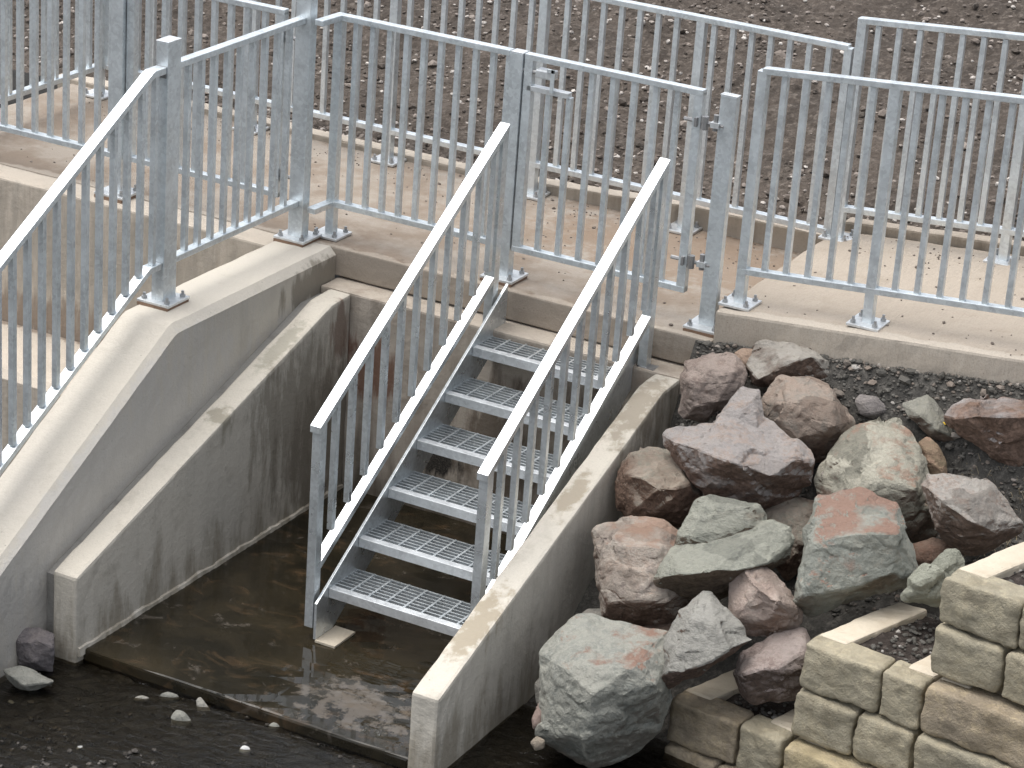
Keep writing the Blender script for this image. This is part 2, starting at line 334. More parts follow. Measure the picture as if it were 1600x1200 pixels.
def link(name, me, mat=None, parent=None, loc=(0, 0, 0)):
    o = bpy.data.objects.new(name, me); COL.objects.link(o); o.location = loc
    if mat and me is not None and not me.materials: me.materials.append(M[mat])
    if parent: o.parent = parent
    return o
def tag(o, label, cat, group=None):
    o['label'] = label; o['category'] = cat
    if group: o['group'] = group
    return o
def struct(name, mb, mat, bevel=0.0):
    o = link(name, mb.mesh(name, bevel), mat); o['kind'] = 'structure'; return o
def thing(name, label, cat, loc, group=None):
    return tag(link(name, None, loc=loc), label, cat, group)
def wthing(name, mb, mat, label, cat, bevel=0.0, group=None):
    return tag(link(name, mb.mesh(name, bevel), mat), label, cat, group)
def part(name, mb, mat, t, bevel=0.0, origin=None):
    """mesh given in world coordinates, parented to thing t (an unrotated object)"""
    base = Vector((0, 0, 0)); p = t
    while p: base += p.location; p = p.parent
    return link(name, mb.mesh(name, bevel, tuple(base)), mat, t)
CACHE = {}
def base_of(t):
    base = Vector((0, 0, 0)); p = t
    while p: base += p.location; p = p.parent
    return base
def shared(name, key, make, mat, t, wloc, bevel=0.0):
    k = (name, key, mat)
    if k not in CACHE: CACHE[k] = make().mesh(name, bevel)
    return link(name, CACHE[k], mat, t, Vector(wloc) - base_of(t))
def displace(me, amp, sc, amp2=0, sc2=1, seed=0.0, smooth=True, axis=None):
    nrm = [v.normal.copy() for v in me.vertices]
    for v, vn in zip(me.vertices, nrm):
        p = v.co * sc + Vector((seed, seed * 1.3, seed * .7)); n = noise.noise(p) + .5 * noise.noise(p * 2.1)
        q = v.co * sc2 + Vector((seed, 3, 9)); n2 = noise.noise(q) + .5 * noise.noise(q * 2.3)
        d = vn if axis is None else axis
        v.co = v.co + d * (n * amp + n2 * amp2)
    me.update()

# hull points of the boulders, metres
ROCKS = {
  'a': ('purple', 'dark purple-brown boulder touching the upper end of the right low wall', [
    [(2.069,-0.436,-0.068),(2.069,-0.388,-0.015),(2.143,-0.344,0.016),(2.19,-0.302,0.035),(2.276,-0.293,0.04),(2.34,-0.304,-0.001),(2.36,-0.367,-0.057),(2.351,-0.406,-0.127),(2.295,-0.434,-0.187),(2.222,-0.453,-0.261),(2.15,-0.511,-0.239),(2.114,-0.509,-0.209),(2.158,-0.492,-0.045),(2.202,-0.437,0.004),(2.28,-0.405,0.018),(2.325,-0.433,-0.047),(2.294,-0.494,-0.115),(2.205,-0.535,-0.149),(2.08,-0.312,-0.071),(2.166,-0.252,-0.035),(2.27,-0.25,-0.062),(2.275,-0.316,-0.154),(2.192,-0.37,-0.239),(2.114,-0.402,-0.205),(2.169,-0.527,-0.036),(2.21,-0.452,0.004),(2.333,-0.427,0.009)],
  ]),
  'b': ('grey', 'light grey overhanging boulder right under the raised slab edge', [
    [(2.324,-0.286,-0.001),(2.33,-0.209,0.071),(2.358,-0.198,0.088),(2.482,-0.139,0.097),(2.586,-0.124,0.081),(2.662,-0.137,0.053),(2.687,-0.156,-0.026),(2.623,-0.183,-0.077),(2.505,-0.227,-0.076),(2.395,-0.286,-0.085),(2.373,-0.301,-0.072),(2.4,-0.283,0.014),(2.417,-0.222,0.063),(2.558,-0.189,0.064),(2.618,-0.209,0),(2.512,-0.257,-0.027),(2.431,-0.297,-0.027),(2.346,-0.129,0.019),(2.453,-0.081,0.037),(2.58,-0.077,0.006),(2.553,-0.114,-0.084),(2.395,-0.191,-0.088),(2.428,-0.388,-0.016),(2.492,-0.367,0.036),(2.51,-0.324,0.081),(2.617,-0.255,0.103)],
  ]),
  'tan': ('tan', 'small tan stone wedged above the purple-brown boulder', [
    [(2.223,-0.193,0.002),(2.251,-0.168,0.025),(2.303,-0.146,0.024),(2.331,-0.169,-0.006),(2.322,-0.198,-0.061),(2.277,-0.214,-0.087),(2.247,-0.221,-0.045),(2.255,-0.214,0.002),(2.303,-0.186,0.016),(2.316,-0.222,-0.033),(2.272,-0.236,-0.023),(2.247,-0.143,-0.002),(2.304,-0.147,-0.022),(2.268,-0.182,-0.077)],
  ]),
  'c': ('pink', 'rough pinkish brown boulder with flat top beside the star shaped boulder', [
    [(2.484,-0.479,-0.078),(2.497,-0.427,-0.039),(2.49,-0.391,0.001),(2.523,-0.382,0.033),(2.64,-0.322,0.043),(2.73,-0.318,0.028),(2.819,-0.352,-0.044),(2.888,-0.375,-0.095),(2.89,-0.386,-0.158),(2.833,-0.426,-0.233),(2.785,-0.436,-0.296),(2.738,-0.459,-0.3),(2.676,-0.521,-0.255),(2.594,-0.537,-0.207),(2.516,-0.532,-0.129),(2.593,-0.543,-0.056),(2.601,-0.503,-0.004),(2.682,-0.44,0.013),(2.791,-0.464,-0.037),(2.838,-0.497,-0.099),(2.781,-0.543,-0.174),(2.71,-0.575,-0.157),(2.61,-0.57,-0.088),(2.515,-0.334,-0.101),(2.527,-0.286,-0.057),(2.676,-0.246,-0.058),(2.789,-0.292,-0.143),(2.753,-0.336,-0.237),(2.69,-0.371,-0.279),(2.582,-0.408,-0.222),(2.592,-0.57,-0.021),(2.713,-0.542,0.007),(2.823,-0.491,-0.006),(2.858,-0.574,-0.063)],
  ]),
  'd': ('bluebrown', 'rounded flat boulder with bluish top at the right edge of the picture', [
    [(3.248,-0.311,0.004),(3.272,-0.282,0.056),(3.327,-0.225,0.087),(3.472,-0.142,0.097),(3.664,-0.109,0.109),(3.768,-0.11,0.045),(3.788,-0.135,-0.138),(3.655,-0.233,-0.189),(3.567,-0.257,-0.181),(3.471,-0.329,-0.115),(3.344,-0.355,-0.048),(3.266,-0.316,-0.023),(3.375,-0.383,0.035),(3.417,-0.318,0.079),(3.615,-0.239,0.089),(3.696,-0.28,-0.048),(3.562,-0.345,-0.077),(3.425,-0.387,-0.005),(3.298,-0.139,-0.021),(3.445,-0.061,0.016),(3.655,-0.037,-0.021),(3.572,-0.116,-0.19),(3.44,-0.177,-0.141),(3.3,-0.185,-0.068),(3.327,-0.406,0.044),(3.441,-0.426,0.092),(3.617,-0.382,0.117)],
  ]),
  'e': ('purplegrey', 'largest purple-grey star shaped boulder in the middle of the upper pile', [
    [(2.197,-0.842,-0.173),(2.206,-0.821,-0.155),(2.321,-0.742,-0.129),(2.455,-0.67,-0.058),(2.582,-0.613,-0.077),(2.662,-0.668,-0.137),(2.749,-0.658,-0.13),(2.845,-0.668,-0.193),(2.848,-0.671,-0.258),(2.808,-0.69,-0.328),(2.726,-0.708,-0.404),(2.649,-0.774,-0.434),(2.555,-0.803,-0.433),(2.46,-0.858,-0.406),(2.403,-0.892,-0.352),(2.359,-0.915,-0.303),(2.292,-0.886,-0.242),(2.224,-0.86,-0.22),(2.368,-0.911,-0.157),(2.441,-0.849,-0.131),(2.595,-0.77,-0.102),(2.692,-0.791,-0.136),(2.755,-0.81,-0.206),(2.692,-0.857,-0.281),(2.588,-0.906,-0.302),(2.491,-0.941,-0.263),(2.421,-0.929,-0.201),(2.245,-0.673,-0.242),(2.419,-0.559,-0.177),(2.57,-0.568,-0.228),(2.701,-0.569,-0.267),(2.678,-0.596,-0.357),(2.563,-0.65,-0.435),(2.431,-0.714,-0.413),(2.351,-0.733,-0.35),(2.262,-0.71,-0.284),(2.297,-0.921,-0.157),(2.517,-0.929,-0.096),(2.592,-1.021,-0.136),(2.755,-0.951,-0.184),(2.797,-0.822,-0.146)],
    [(2.387,-0.737,-0.109),(2.388,-0.676,-0.064),(2.418,-0.63,-0.038),(2.438,-0.583,0.018),(2.511,-0.552,0.02),(2.551,-0.598,-0.034),(2.617,-0.678,-0.135),(2.596,-0.719,-0.259),(2.448,-0.772,-0.214),(2.441,-0.744,-0.085),(2.466,-0.697,-0.035),(2.521,-0.649,-0.002),(2.584,-0.723,-0.094),(2.484,-0.783,-0.14),(2.387,-0.597,-0.105),(2.422,-0.53,-0.048),(2.502,-0.544,-0.083),(2.539,-0.643,-0.235)],
  ]),
  'f': ('brown', 'brown boulder with grey-green crown against the right low wall', [
    [(2.048,-0.909,-0.369),(2.036,-0.876,-0.344),(2.059,-0.834,-0.292),(2.093,-0.788,-0.282),(2.19,-0.758,-0.263),(2.295,-0.723,-0.284),(2.394,-0.774,-0.357),(2.409,-0.815,-0.421),(2.392,-0.829,-0.522),(2.336,-0.855,-0.585),(2.281,-0.908,-0.567),(2.18,-0.957,-0.571),(2.123,-0.984,-0.556),(2.086,-0.973,-0.503),(2.054,-0.939,-0.424),(2.144,-0.97,-0.352),(2.151,-0.927,-0.305),(2.23,-0.884,-0.288),(2.356,-0.904,-0.338),(2.358,-0.945,-0.432),(2.286,-0.976,-0.467),(2.192,-1.022,-0.46),(2.15,-0.994,-0.382),(2.041,-0.773,-0.415),(2.084,-0.715,-0.369),(2.228,-0.674,-0.368),(2.307,-0.736,-0.467),(2.262,-0.779,-0.575),(2.145,-0.836,-0.572),(2.079,-0.85,-0.524),(2.126,-1.003,-0.328),(2.206,-1.025,-0.316),(2.294,-1.035,-0.342),(2.361,-0.976,-0.333)],
  ]),
  'g': ('green', 'large pale green boulder with red soil streak above the red topped one', [
    [(2.907,-0.464,-0.093),(2.97,-0.437,-0.033),(3.088,-0.361,-0.038),(3.149,-0.389,-0.055),(3.202,-0.431,-0.092),(3.279,-0.473,-0.195),(3.309,-0.517,-0.22),(3.363,-0.495,-0.402),(3.37,-0.521,-0.5),(3.325,-0.55,-0.538),(3.228,-0.605,-0.525),(3.045,-0.665,-0.421),(2.925,-0.704,-0.374),(2.866,-0.711,-0.348),(2.834,-0.669,-0.279),(2.829,-0.613,-0.217),(2.851,-0.585,-0.172),(2.891,-0.526,-0.103),(3.022,-0.626,-0.1),(3.122,-0.547,-0.076),(3.186,-0.575,-0.113),(3.25,-0.629,-0.188),(3.298,-0.667,-0.338),(3.213,-0.716,-0.353),(3.028,-0.757,-0.272),(2.976,-0.744,-0.212),(2.984,-0.684,-0.153),(2.95,-0.311,-0.168),(3.08,-0.286,-0.18),(3.175,-0.352,-0.276),(3.241,-0.391,-0.412),(3.21,-0.416,-0.516),(3.011,-0.498,-0.432),(2.883,-0.526,-0.382),(2.857,-0.457,-0.29),(2.894,-0.375,-0.217),(2.946,-0.684,-0.131),(3.026,-0.661,-0.082),(3.153,-0.55,-0.07),(3.059,-0.84,-0.228),(3.171,-0.752,-0.151),(3.298,-0.689,-0.188)],
  ]),
  'h': ('redtop', 'large grey-green boulder with red soil on its flat top', [
    [(3.027,-1.288,-0.558),(3.016,-1.251,-0.493),(3.016,-1.217,-0.403),(2.983,-1.105,-0.308),(2.981,-1.039,-0.256),(2.978,-0.98,-0.198),(3.071,-0.952,-0.15),(3.121,-0.905,-0.144),(3.289,-0.886,-0.172),(3.348,-0.922,-0.229),(3.401,-0.964,-0.3),(3.479,-1.023,-0.396),(3.476,-1.019,-0.43),(3.427,-1.051,-0.439),(3.373,-1.079,-0.462),(3.264,-1.15,-0.511),(3.187,-1.175,-0.556),(3.144,-1.216,-0.585),(3.094,-1.226,-0.602),(3.036,-1.255,-0.595),(3.13,-1.319,-0.434),(3.127,-1.285,-0.338),(3.111,-1.192,-0.245),(3.16,-1.128,-0.189),(3.287,-1.083,-0.204),(3.357,-1.141,-0.274),(3.406,-1.189,-0.344),(3.347,-1.228,-0.361),(3.239,-1.294,-0.412),(3.179,-1.307,-0.447),(3.019,-1.069,-0.529),(2.997,-0.967,-0.397),(2.997,-0.887,-0.315),(3.095,-0.826,-0.281),(3.256,-0.838,-0.34),(3.349,-0.909,-0.459),(3.313,-0.933,-0.487),(3.197,-1,-0.541),(3.113,-1.051,-0.591),(3.039,-1.086,-0.594),(3.093,-1.29,-0.265),(3.164,-1.273,-0.222),(3.244,-1.24,-0.196),(3.39,-1.148,-0.189),(3.111,-1.371,-0.455),(3.277,-1.294,-0.403)],
  ]),
  'i': ('pinkgrey', 'pink and grey slanting boulder behind the highest stone planter', [
    [(3.309,-0.713,-0.148),(3.329,-0.67,-0.119),(3.38,-0.645,-0.101),(3.509,-0.597,-0.096),(3.594,-0.583,-0.123),(3.664,-0.606,-0.17),(3.756,-0.631,-0.231),(3.755,-0.626,-0.282),(3.688,-0.674,-0.348),(3.599,-0.703,-0.411),(3.547,-0.731,-0.405),(3.482,-0.767,-0.364),(3.431,-0.798,-0.292),(3.401,-0.774,-0.251),(3.367,-0.74,-0.203),(3.416,-0.773,-0.151),(3.458,-0.732,-0.123),(3.587,-0.701,-0.134),(3.688,-0.743,-0.192),(3.65,-0.779,-0.256),(3.563,-0.804,-0.295),(3.49,-0.827,-0.236),(3.455,-0.805,-0.176),(3.355,-0.57,-0.201),(3.482,-0.518,-0.185),(3.594,-0.533,-0.233),(3.66,-0.555,-0.309),(3.553,-0.617,-0.396),(3.468,-0.654,-0.367),(3.406,-0.645,-0.294),(3.382,-0.782,-0.134),(3.495,-0.859,-0.143),(3.595,-0.861,-0.186),(3.678,-0.798,-0.235)],
  ]),
  'j': ('pinkgrey2', 'blocky pink-grey boulder with brown base next to the green slate', [
    [(2.094,-1.229,-0.53),(2.099,-1.219,-0.499),(2.172,-1.167,-0.478),(2.218,-1.141,-0.455),(2.245,-1.103,-0.442),(2.338,-1.074,-0.44),(2.393,-1.074,-0.458),(2.441,-1.1,-0.48),(2.525,-1.116,-0.517),(2.593,-1.174,-0.606),(2.595,-1.185,-0.701),(2.552,-1.216,-0.784),(2.516,-1.243,-0.884),(2.339,-1.342,-0.907),(2.272,-1.343,-0.9),(2.237,-1.376,-0.846),(2.162,-1.295,-0.618),(2.127,-1.285,-0.586),(2.246,-1.347,-0.499),(2.281,-1.285,-0.482),(2.326,-1.251,-0.458),(2.416,-1.24,-0.464),(2.495,-1.267,-0.498),(2.54,-1.314,-0.604),(2.492,-1.347,-0.714),(2.355,-1.422,-0.714),(2.278,-1.368,-0.561),(2.108,-1.082,-0.603),(2.193,-1.028,-0.572),(2.281,-0.988,-0.557),(2.351,-0.999,-0.589),(2.457,-1.045,-0.682),(2.434,-1.09,-0.8),(2.28,-1.173,-0.89),(2.21,-1.204,-0.844),(2.13,-1.134,-0.662),(2.196,-1.341,-0.497),(2.325,-1.394,-0.451),(2.464,-1.356,-0.437),(2.305,-1.475,-0.689),(2.449,-1.48,-0.632),(2.552,-1.42,-0.637)],
  ]),
  'k': ('slate', 'green slate boulder with an upright slab on its back', [
    [(2.441,-1.382,-0.579),(2.46,-1.348,-0.512),(2.467,-1.304,-0.462),(2.501,-1.255,-0.451),(2.726,-1.112,-0.37),(2.825,-1.057,-0.317),(2.895,-1.054,-0.331),(2.939,-1.071,-0.37),(2.939,-1.102,-0.417),(2.927,-1.139,-0.458),(2.887,-1.188,-0.476),(2.762,-1.239,-0.531),(2.752,-1.247,-0.59),(2.697,-1.268,-0.65),(2.602,-1.299,-0.66),(2.519,-1.368,-0.617),(2.463,-1.389,-0.605),(2.571,-1.389,-0.509),(2.585,-1.337,-0.441),(2.743,-1.231,-0.382),(2.841,-1.191,-0.362),(2.87,-1.228,-0.409),(2.834,-1.264,-0.452),(2.759,-1.313,-0.513),(2.673,-1.353,-0.549),(2.578,-1.377,-0.533),(2.486,-1.205,-0.561),(2.519,-1.148,-0.513),(2.743,-0.997,-0.424),(2.825,-1.009,-0.461),(2.82,-1.067,-0.518),(2.7,-1.129,-0.574),(2.656,-1.155,-0.656),(2.527,-1.216,-0.637),(2.53,-1.467,-0.508),(2.636,-1.509,-0.449),(2.716,-1.489,-0.427),(2.759,-1.466,-0.407),(2.827,-1.413,-0.414),(2.911,-1.284,-0.406)],
    [(2.487,-1.269,-0.466),(2.49,-1.258,-0.417),(2.488,-1.219,-0.387),(2.511,-1.174,-0.371),(2.49,-1.104,-0.299),(2.536,-1.068,-0.273),(2.589,-1.082,-0.276),(2.655,-1.069,-0.278),(2.751,-1.038,-0.277),(2.789,-1.043,-0.316),(2.815,-1.074,-0.362),(2.751,-1.145,-0.431),(2.601,-1.229,-0.494),(2.561,-1.275,-0.393),(2.554,-1.226,-0.355),(2.558,-1.164,-0.299),(2.613,-1.142,-0.29),(2.709,-1.113,-0.291),(2.756,-1.156,-0.332),(2.631,-1.254,-0.408),(2.49,-1.134,-0.443),(2.509,-1.085,-0.405),(2.528,-1.011,-0.335),(2.606,-0.999,-0.346),(2.706,-0.992,-0.366),(2.678,-1.063,-0.448)],
  ]),
  'l': ('pinkwhite', 'rounded pinkish white cone shaped boulder below the green slate', [
    [(2.764,-1.332,-0.476),(2.769,-1.308,-0.445),(2.794,-1.271,-0.42),(2.832,-1.241,-0.415),(2.875,-1.248,-0.432),(2.909,-1.262,-0.455),(2.992,-1.274,-0.477),(3.054,-1.287,-0.524),(3.092,-1.292,-0.563),(3.093,-1.298,-0.612),(3.059,-1.319,-0.671),(2.981,-1.364,-0.703),(2.919,-1.399,-0.694),(2.863,-1.436,-0.663),(2.825,-1.435,-0.61),(2.851,-1.389,-0.471),(2.87,-1.353,-0.438),(2.923,-1.353,-0.438),(2.992,-1.366,-0.466),(3.052,-1.379,-0.516),(3.035,-1.402,-0.577),(2.949,-1.443,-0.593),(2.891,-1.459,-0.546),(2.783,-1.23,-0.517),(2.831,-1.191,-0.491),(2.884,-1.204,-0.52),(2.987,-1.222,-0.569),(3.016,-1.234,-0.628),(2.937,-1.282,-0.692),(2.849,-1.32,-0.67),(2.87,-1.393,-0.421),(2.951,-1.459,-0.439),(3.033,-1.452,-0.474)],
  ]),
  'm': ('striped', 'triangular grey boulder with streaked face leaning over the lowest planter', [
    [(2.721,-1.491,-0.498),(2.75,-1.472,-0.497),(2.815,-1.481,-0.532),(2.912,-1.513,-0.598),(2.987,-1.533,-0.624),(2.941,-1.575,-0.672),(2.881,-1.628,-0.706),(2.772,-1.708,-0.809),(2.672,-1.75,-0.88),(2.639,-1.765,-0.865),(2.642,-1.763,-0.832),(2.661,-1.696,-0.707),(2.677,-1.663,-0.652),(2.671,-1.571,-0.577),(2.764,-1.602,-0.536),(2.825,-1.608,-0.55),(2.923,-1.628,-0.611),(2.864,-1.691,-0.656),(2.742,-1.772,-0.755),(2.721,-1.773,-0.73),(2.744,-1.716,-0.621),(2.72,-1.427,-0.597),(2.836,-1.461,-0.666),(2.856,-1.502,-0.72),(2.734,-1.592,-0.819),(2.645,-1.642,-0.853),(2.657,-1.587,-0.745),(2.664,-1.498,-0.653),(2.756,-1.672,-0.547),(2.744,-1.823,-0.721),(2.81,-1.813,-0.704),(2.9,-1.765,-0.651),(2.946,-1.68,-0.616),(2.845,-1.657,-0.546)],
  ]),
  'n': ('greenred', 'biggest grey-green boulder with rust patches at the foot of the low wall', [
    [(2.187,-1.849,-0.797),(2.179,-1.807,-0.775),(2.224,-1.745,-0.709),(2.268,-1.694,-0.665),(2.309,-1.647,-0.659),(2.384,-1.665,-0.662),(2.428,-1.639,-0.682),(2.518,-1.602,-0.699),(2.627,-1.587,-0.672),(2.676,-1.596,-0.705),(2.696,-1.683,-0.807),(2.737,-1.719,-0.892),(2.725,-1.749,-0.947),(2.731,-1.776,-1.03),(2.632,-1.782,-1.142),(2.518,-1.866,-1.207),(2.477,-1.913,-1.205),(2.423,-1.924,-1.195),(2.343,-1.949,-1.137),(2.279,-2.003,-1.081),(2.266,-1.935,-1.001),(2.269,-1.879,-0.878),(2.322,-1.88,-0.798),(2.352,-1.838,-0.735),(2.404,-1.782,-0.704),(2.472,-1.771,-0.721),(2.587,-1.732,-0.719),(2.63,-1.792,-0.797),(2.653,-1.844,-0.873),(2.612,-1.898,-0.969),(2.508,-1.95,-1.022),(2.427,-1.967,-0.984),(2.38,-1.957,-0.904),(2.19,-1.647,-0.896),(2.25,-1.558,-0.822),(2.33,-1.534,-0.822),(2.437,-1.515,-0.834),(2.543,-1.496,-0.846),(2.59,-1.59,-0.975),(2.583,-1.628,-1.076),(2.441,-1.712,-1.189),(2.371,-1.747,-1.184),(2.259,-1.783,-1.115),(2.254,-1.7,-0.969),(2.376,-2.005,-0.734),(2.498,-2,-0.692),(2.641,-1.949,-0.681),(2.725,-1.893,-0.759),(2.55,-2.084,-0.767),(2.546,-2.065,-0.962),(2.663,-1.961,-0.857),(2.583,-1.686,-0.686)],
  ]),
  'o': ('mauve', 'purple-brown boulder lying in the pocket of the lowest planter', [
    [(2.915,-1.542,-0.797),(2.919,-1.519,-0.754),(2.906,-1.48,-0.736),(2.944,-1.435,-0.691),(3.034,-1.361,-0.656),(3.108,-1.319,-0.632),(3.184,-1.39,-0.708),(3.191,-1.436,-0.815),(3.16,-1.448,-0.878),(3.109,-1.499,-0.897),(3.007,-1.553,-0.899),(2.965,-1.551,-0.868),(2.99,-1.577,-0.751),(2.986,-1.545,-0.713),(3.062,-1.472,-0.666),(3.145,-1.473,-0.706),(3.139,-1.532,-0.794),(3.04,-1.572,-0.819),(2.922,-1.417,-0.808),(2.943,-1.365,-0.76),(3.06,-1.288,-0.715),(3.119,-1.371,-0.844),(3.059,-1.411,-0.905),(2.959,-1.452,-0.882),(2.987,-1.615,-0.747),(3.054,-1.612,-0.703),(3.112,-1.584,-0.692),(3.164,-1.48,-0.657)],
  ]),
  'p': ('brown', 'shaded brown boulder in the gap left of the red topped boulder', [
    [(2.654,-0.758,-0.417),(2.715,-0.719,-0.371),(2.822,-0.659,-0.373),(2.895,-0.671,-0.398),(2.931,-0.761,-0.521),(2.904,-0.787,-0.619),(2.834,-0.829,-0.707),(2.746,-0.874,-0.631),(2.685,-0.846,-0.492),(2.736,-0.824,-0.422),(2.842,-0.782,-0.387),(2.905,-0.837,-0.478),(2.851,-0.89,-0.583),(2.756,-0.883,-0.463),(2.707,-0.645,-0.453),(2.838,-0.621,-0.468),(2.848,-0.713,-0.618),(2.733,-0.768,-0.63)],
  ]),
  'q': ('slate2', 'small upright greenish stone leaning on gravel beside the bluish flat boulder', [
    [(3.039,-0.254,-0.009),(3.08,-0.252,-0.002),(3.132,-0.191,0.041),(3.187,-0.196,0.01),(3.21,-0.242,-0.035),(3.267,-0.245,-0.085),(3.33,-0.22,-0.144),(3.259,-0.245,-0.147),(3.191,-0.292,-0.116),(3.126,-0.291,-0.073),(3.082,-0.286,-0.047),(3.105,-0.29,-0.011),(3.161,-0.253,0.019),(3.207,-0.283,-0.027),(3.282,-0.278,-0.088),(3.196,-0.311,-0.076),(3.131,-0.31,-0.034),(3.097,-0.217,-0.032),(3.174,-0.184,-0.021),(3.23,-0.218,-0.088),(3.228,-0.228,-0.127),(3.132,-0.251,-0.079),(3.159,-0.318,-0.018),(3.239,-0.322,-0.061)],
  ]),
  's': ('tan2', 'narrow pink and yellow stone beside the pale green boulder', [
    [(3.172,-0.355,-0.128),(3.199,-0.322,-0.106),(3.254,-0.332,-0.13),(3.311,-0.356,-0.179),(3.325,-0.368,-0.248),(3.262,-0.391,-0.267),(3.221,-0.394,-0.191),(3.213,-0.389,-0.134),(3.262,-0.376,-0.135),(3.307,-0.404,-0.203),(3.242,-0.412,-0.172),(3.203,-0.299,-0.142),(3.282,-0.323,-0.194),(3.25,-0.356,-0.252)],
  ]),
  't': ('green2', 'green sloping stone resting on the soil of the middle planter', [
    [(3.452,-1.216,-0.418),(3.485,-1.152,-0.345),(3.508,-1.112,-0.31),(3.561,-1.071,-0.273),(3.564,-1.041,-0.246),(3.61,-1.018,-0.241),(3.653,-1.032,-0.274),(3.671,-1.114,-0.417),(3.595,-1.136,-0.466),(3.533,-1.177,-0.455),(3.462,-1.217,-0.447),(3.51,-1.229,-0.366),(3.541,-1.162,-0.305),(3.576,-1.125,-0.263),(3.627,-1.113,-0.283),(3.6,-1.197,-0.387),(3.515,-1.227,-0.385),(3.487,-1.081,-0.378),(3.539,-1.019,-0.329),(3.574,-0.985,-0.305),(3.619,-1.056,-0.427),(3.523,-1.105,-0.452),(3.537,-1.219,-0.319),(3.605,-1.162,-0.28)],
  ]),
  'u': ('purplegrey2', 'small purple-grey stone in the dark gravel below the raised slab', [
    [(2.829,-0.254,-0.051),(2.842,-0.227,-0.026),(2.92,-0.199,-0.029),(2.978,-0.213,-0.073),(2.927,-0.236,-0.122),(2.869,-0.272,-0.101),(2.863,-0.27,-0.047),(2.92,-0.242,-0.032),(2.926,-0.27,-0.085),(2.845,-0.194,-0.053),(2.942,-0.189,-0.084),(2.865,-0.228,-0.105)],
  ]),
  'v': ('pinksmall', 'small pink stone left of the biggest boulder', [
    [(2.238,-1.981,-1.021),(2.247,-1.916,-0.949),(2.279,-1.946,-0.991),(2.292,-1.979,-1.05),(2.256,-1.995,-1.064),(2.255,-1.99,-1.009),(2.279,-1.967,-0.992),(2.268,-2.002,-1.033),(2.242,-1.91,-0.981),(2.274,-1.956,-1.051)],
  ]),
  'w': ('tan3', 'small tan pebble stone lowest beside the biggest boulder', [
    [(2.299,-2.101,-1.056),(2.314,-2.073,-1.032),(2.356,-2.066,-1.04),(2.364,-2.082,-1.076),(2.328,-2.102,-1.091),(2.319,-2.108,-1.048),(2.353,-2.086,-1.04),(2.337,-2.11,-1.069),(2.312,-2.061,-1.049),(2.348,-2.07,-1.079)],
  ]),
  'x': ('slate3', 'grey-green stone half hidden behind the biggest boulder', [
    [(2.143,-1.433,-0.822),(2.175,-1.397,-0.784),(2.246,-1.358,-0.779),(2.296,-1.381,-0.831),(2.23,-1.411,-0.872),(2.167,-1.453,-0.864),(2.183,-1.449,-0.808),(2.242,-1.401,-0.784),(2.235,-1.437,-0.837),(2.17,-1.366,-0.815),(2.257,-1.361,-0.845),(2.165,-1.407,-0.87)],
  ]),
  'y': ('brown3', 'dark brown stone under the blocky pink-grey boulder', [
    [(2.311,-1.443,-0.825),(2.412,-1.383,-0.802),(2.543,-1.319,-0.773),(2.62,-1.332,-0.827),(2.544,-1.367,-0.885),(2.397,-1.439,-0.883),(2.391,-1.453,-0.808),(2.532,-1.385,-0.774),(2.532,-1.412,-0.842),(2.41,-1.337,-0.836),(2.557,-1.302,-0.853),(2.401,-1.378,-0.892)],
  ]),
  'z': ('brown4', 'brown stone in the gap above the middle planter', [
    [(3.325,-0.766,-0.394),(3.396,-0.712,-0.369),(3.473,-0.706,-0.375),(3.527,-0.711,-0.416),(3.472,-0.746,-0.491),(3.386,-0.793,-0.514),(3.334,-0.809,-0.457),(3.373,-0.795,-0.392),(3.461,-0.758,-0.381),(3.462,-0.788,-0.447),(3.379,-0.825,-0.428),(3.387,-0.674,-0.411),(3.481,-0.677,-0.443),(3.382,-0.738,-0.51)],
  ]),
  'za': ('slate4', 'dark stone wedged between the low wall and the biggest boulder', [
    [(2.146,-1.785,-0.975),(2.168,-1.733,-0.931),(2.223,-1.734,-0.946),(2.247,-1.789,-1.046),(2.207,-1.809,-1.084),(2.175,-1.817,-1.043),(2.176,-1.804,-0.973),(2.221,-1.773,-0.957),(2.216,-1.826,-1.034),(2.161,-1.715,-0.971),(2.218,-1.758,-1.051),(2.168,-1.778,-1.048)],
  ]),
  'zb': ('grey3', 'small grey stone left of the pale green boulder', [
    [(2.864,-0.679,-0.238),(2.886,-0.632,-0.203),(2.944,-0.641,-0.223),(2.982,-0.678,-0.298),(2.948,-0.704,-0.358),(2.903,-0.727,-0.335),(2.896,-0.704,-0.241),(2.945,-0.683,-0.231),(2.95,-0.73,-0.308),(2.885,-0.612,-0.239),(2.953,-0.648,-0.305),(2.897,-0.681,-0.332)],
  ]),
  'la': ('purplestone', 'square purple-grey stone standing at the foot of the wing wall', [
    [(0.088,-2.556,-1.085),(0.099,-2.519,-1.052),(0.161,-2.477,-1.036),(0.219,-2.457,-1.056),(0.269,-2.504,-1.142),(0.265,-2.516,-1.205),(0.178,-2.55,-1.211),(0.123,-2.583,-1.184),(0.15,-2.577,-1.076),(0.195,-2.531,-1.046),(0.255,-2.541,-1.113),(0.205,-2.575,-1.151),(0.09,-2.477,-1.101),(0.176,-2.436,-1.102),(0.205,-2.474,-1.209),(0.107,-2.523,-1.193),(0.144,-2.593,-1.064),(0.217,-2.558,-1.045),(0.274,-2.537,-1.072)],
  ]),
  'lb': ('greenslab', 'flat pale green slab lying at the foot of the wing wall', [
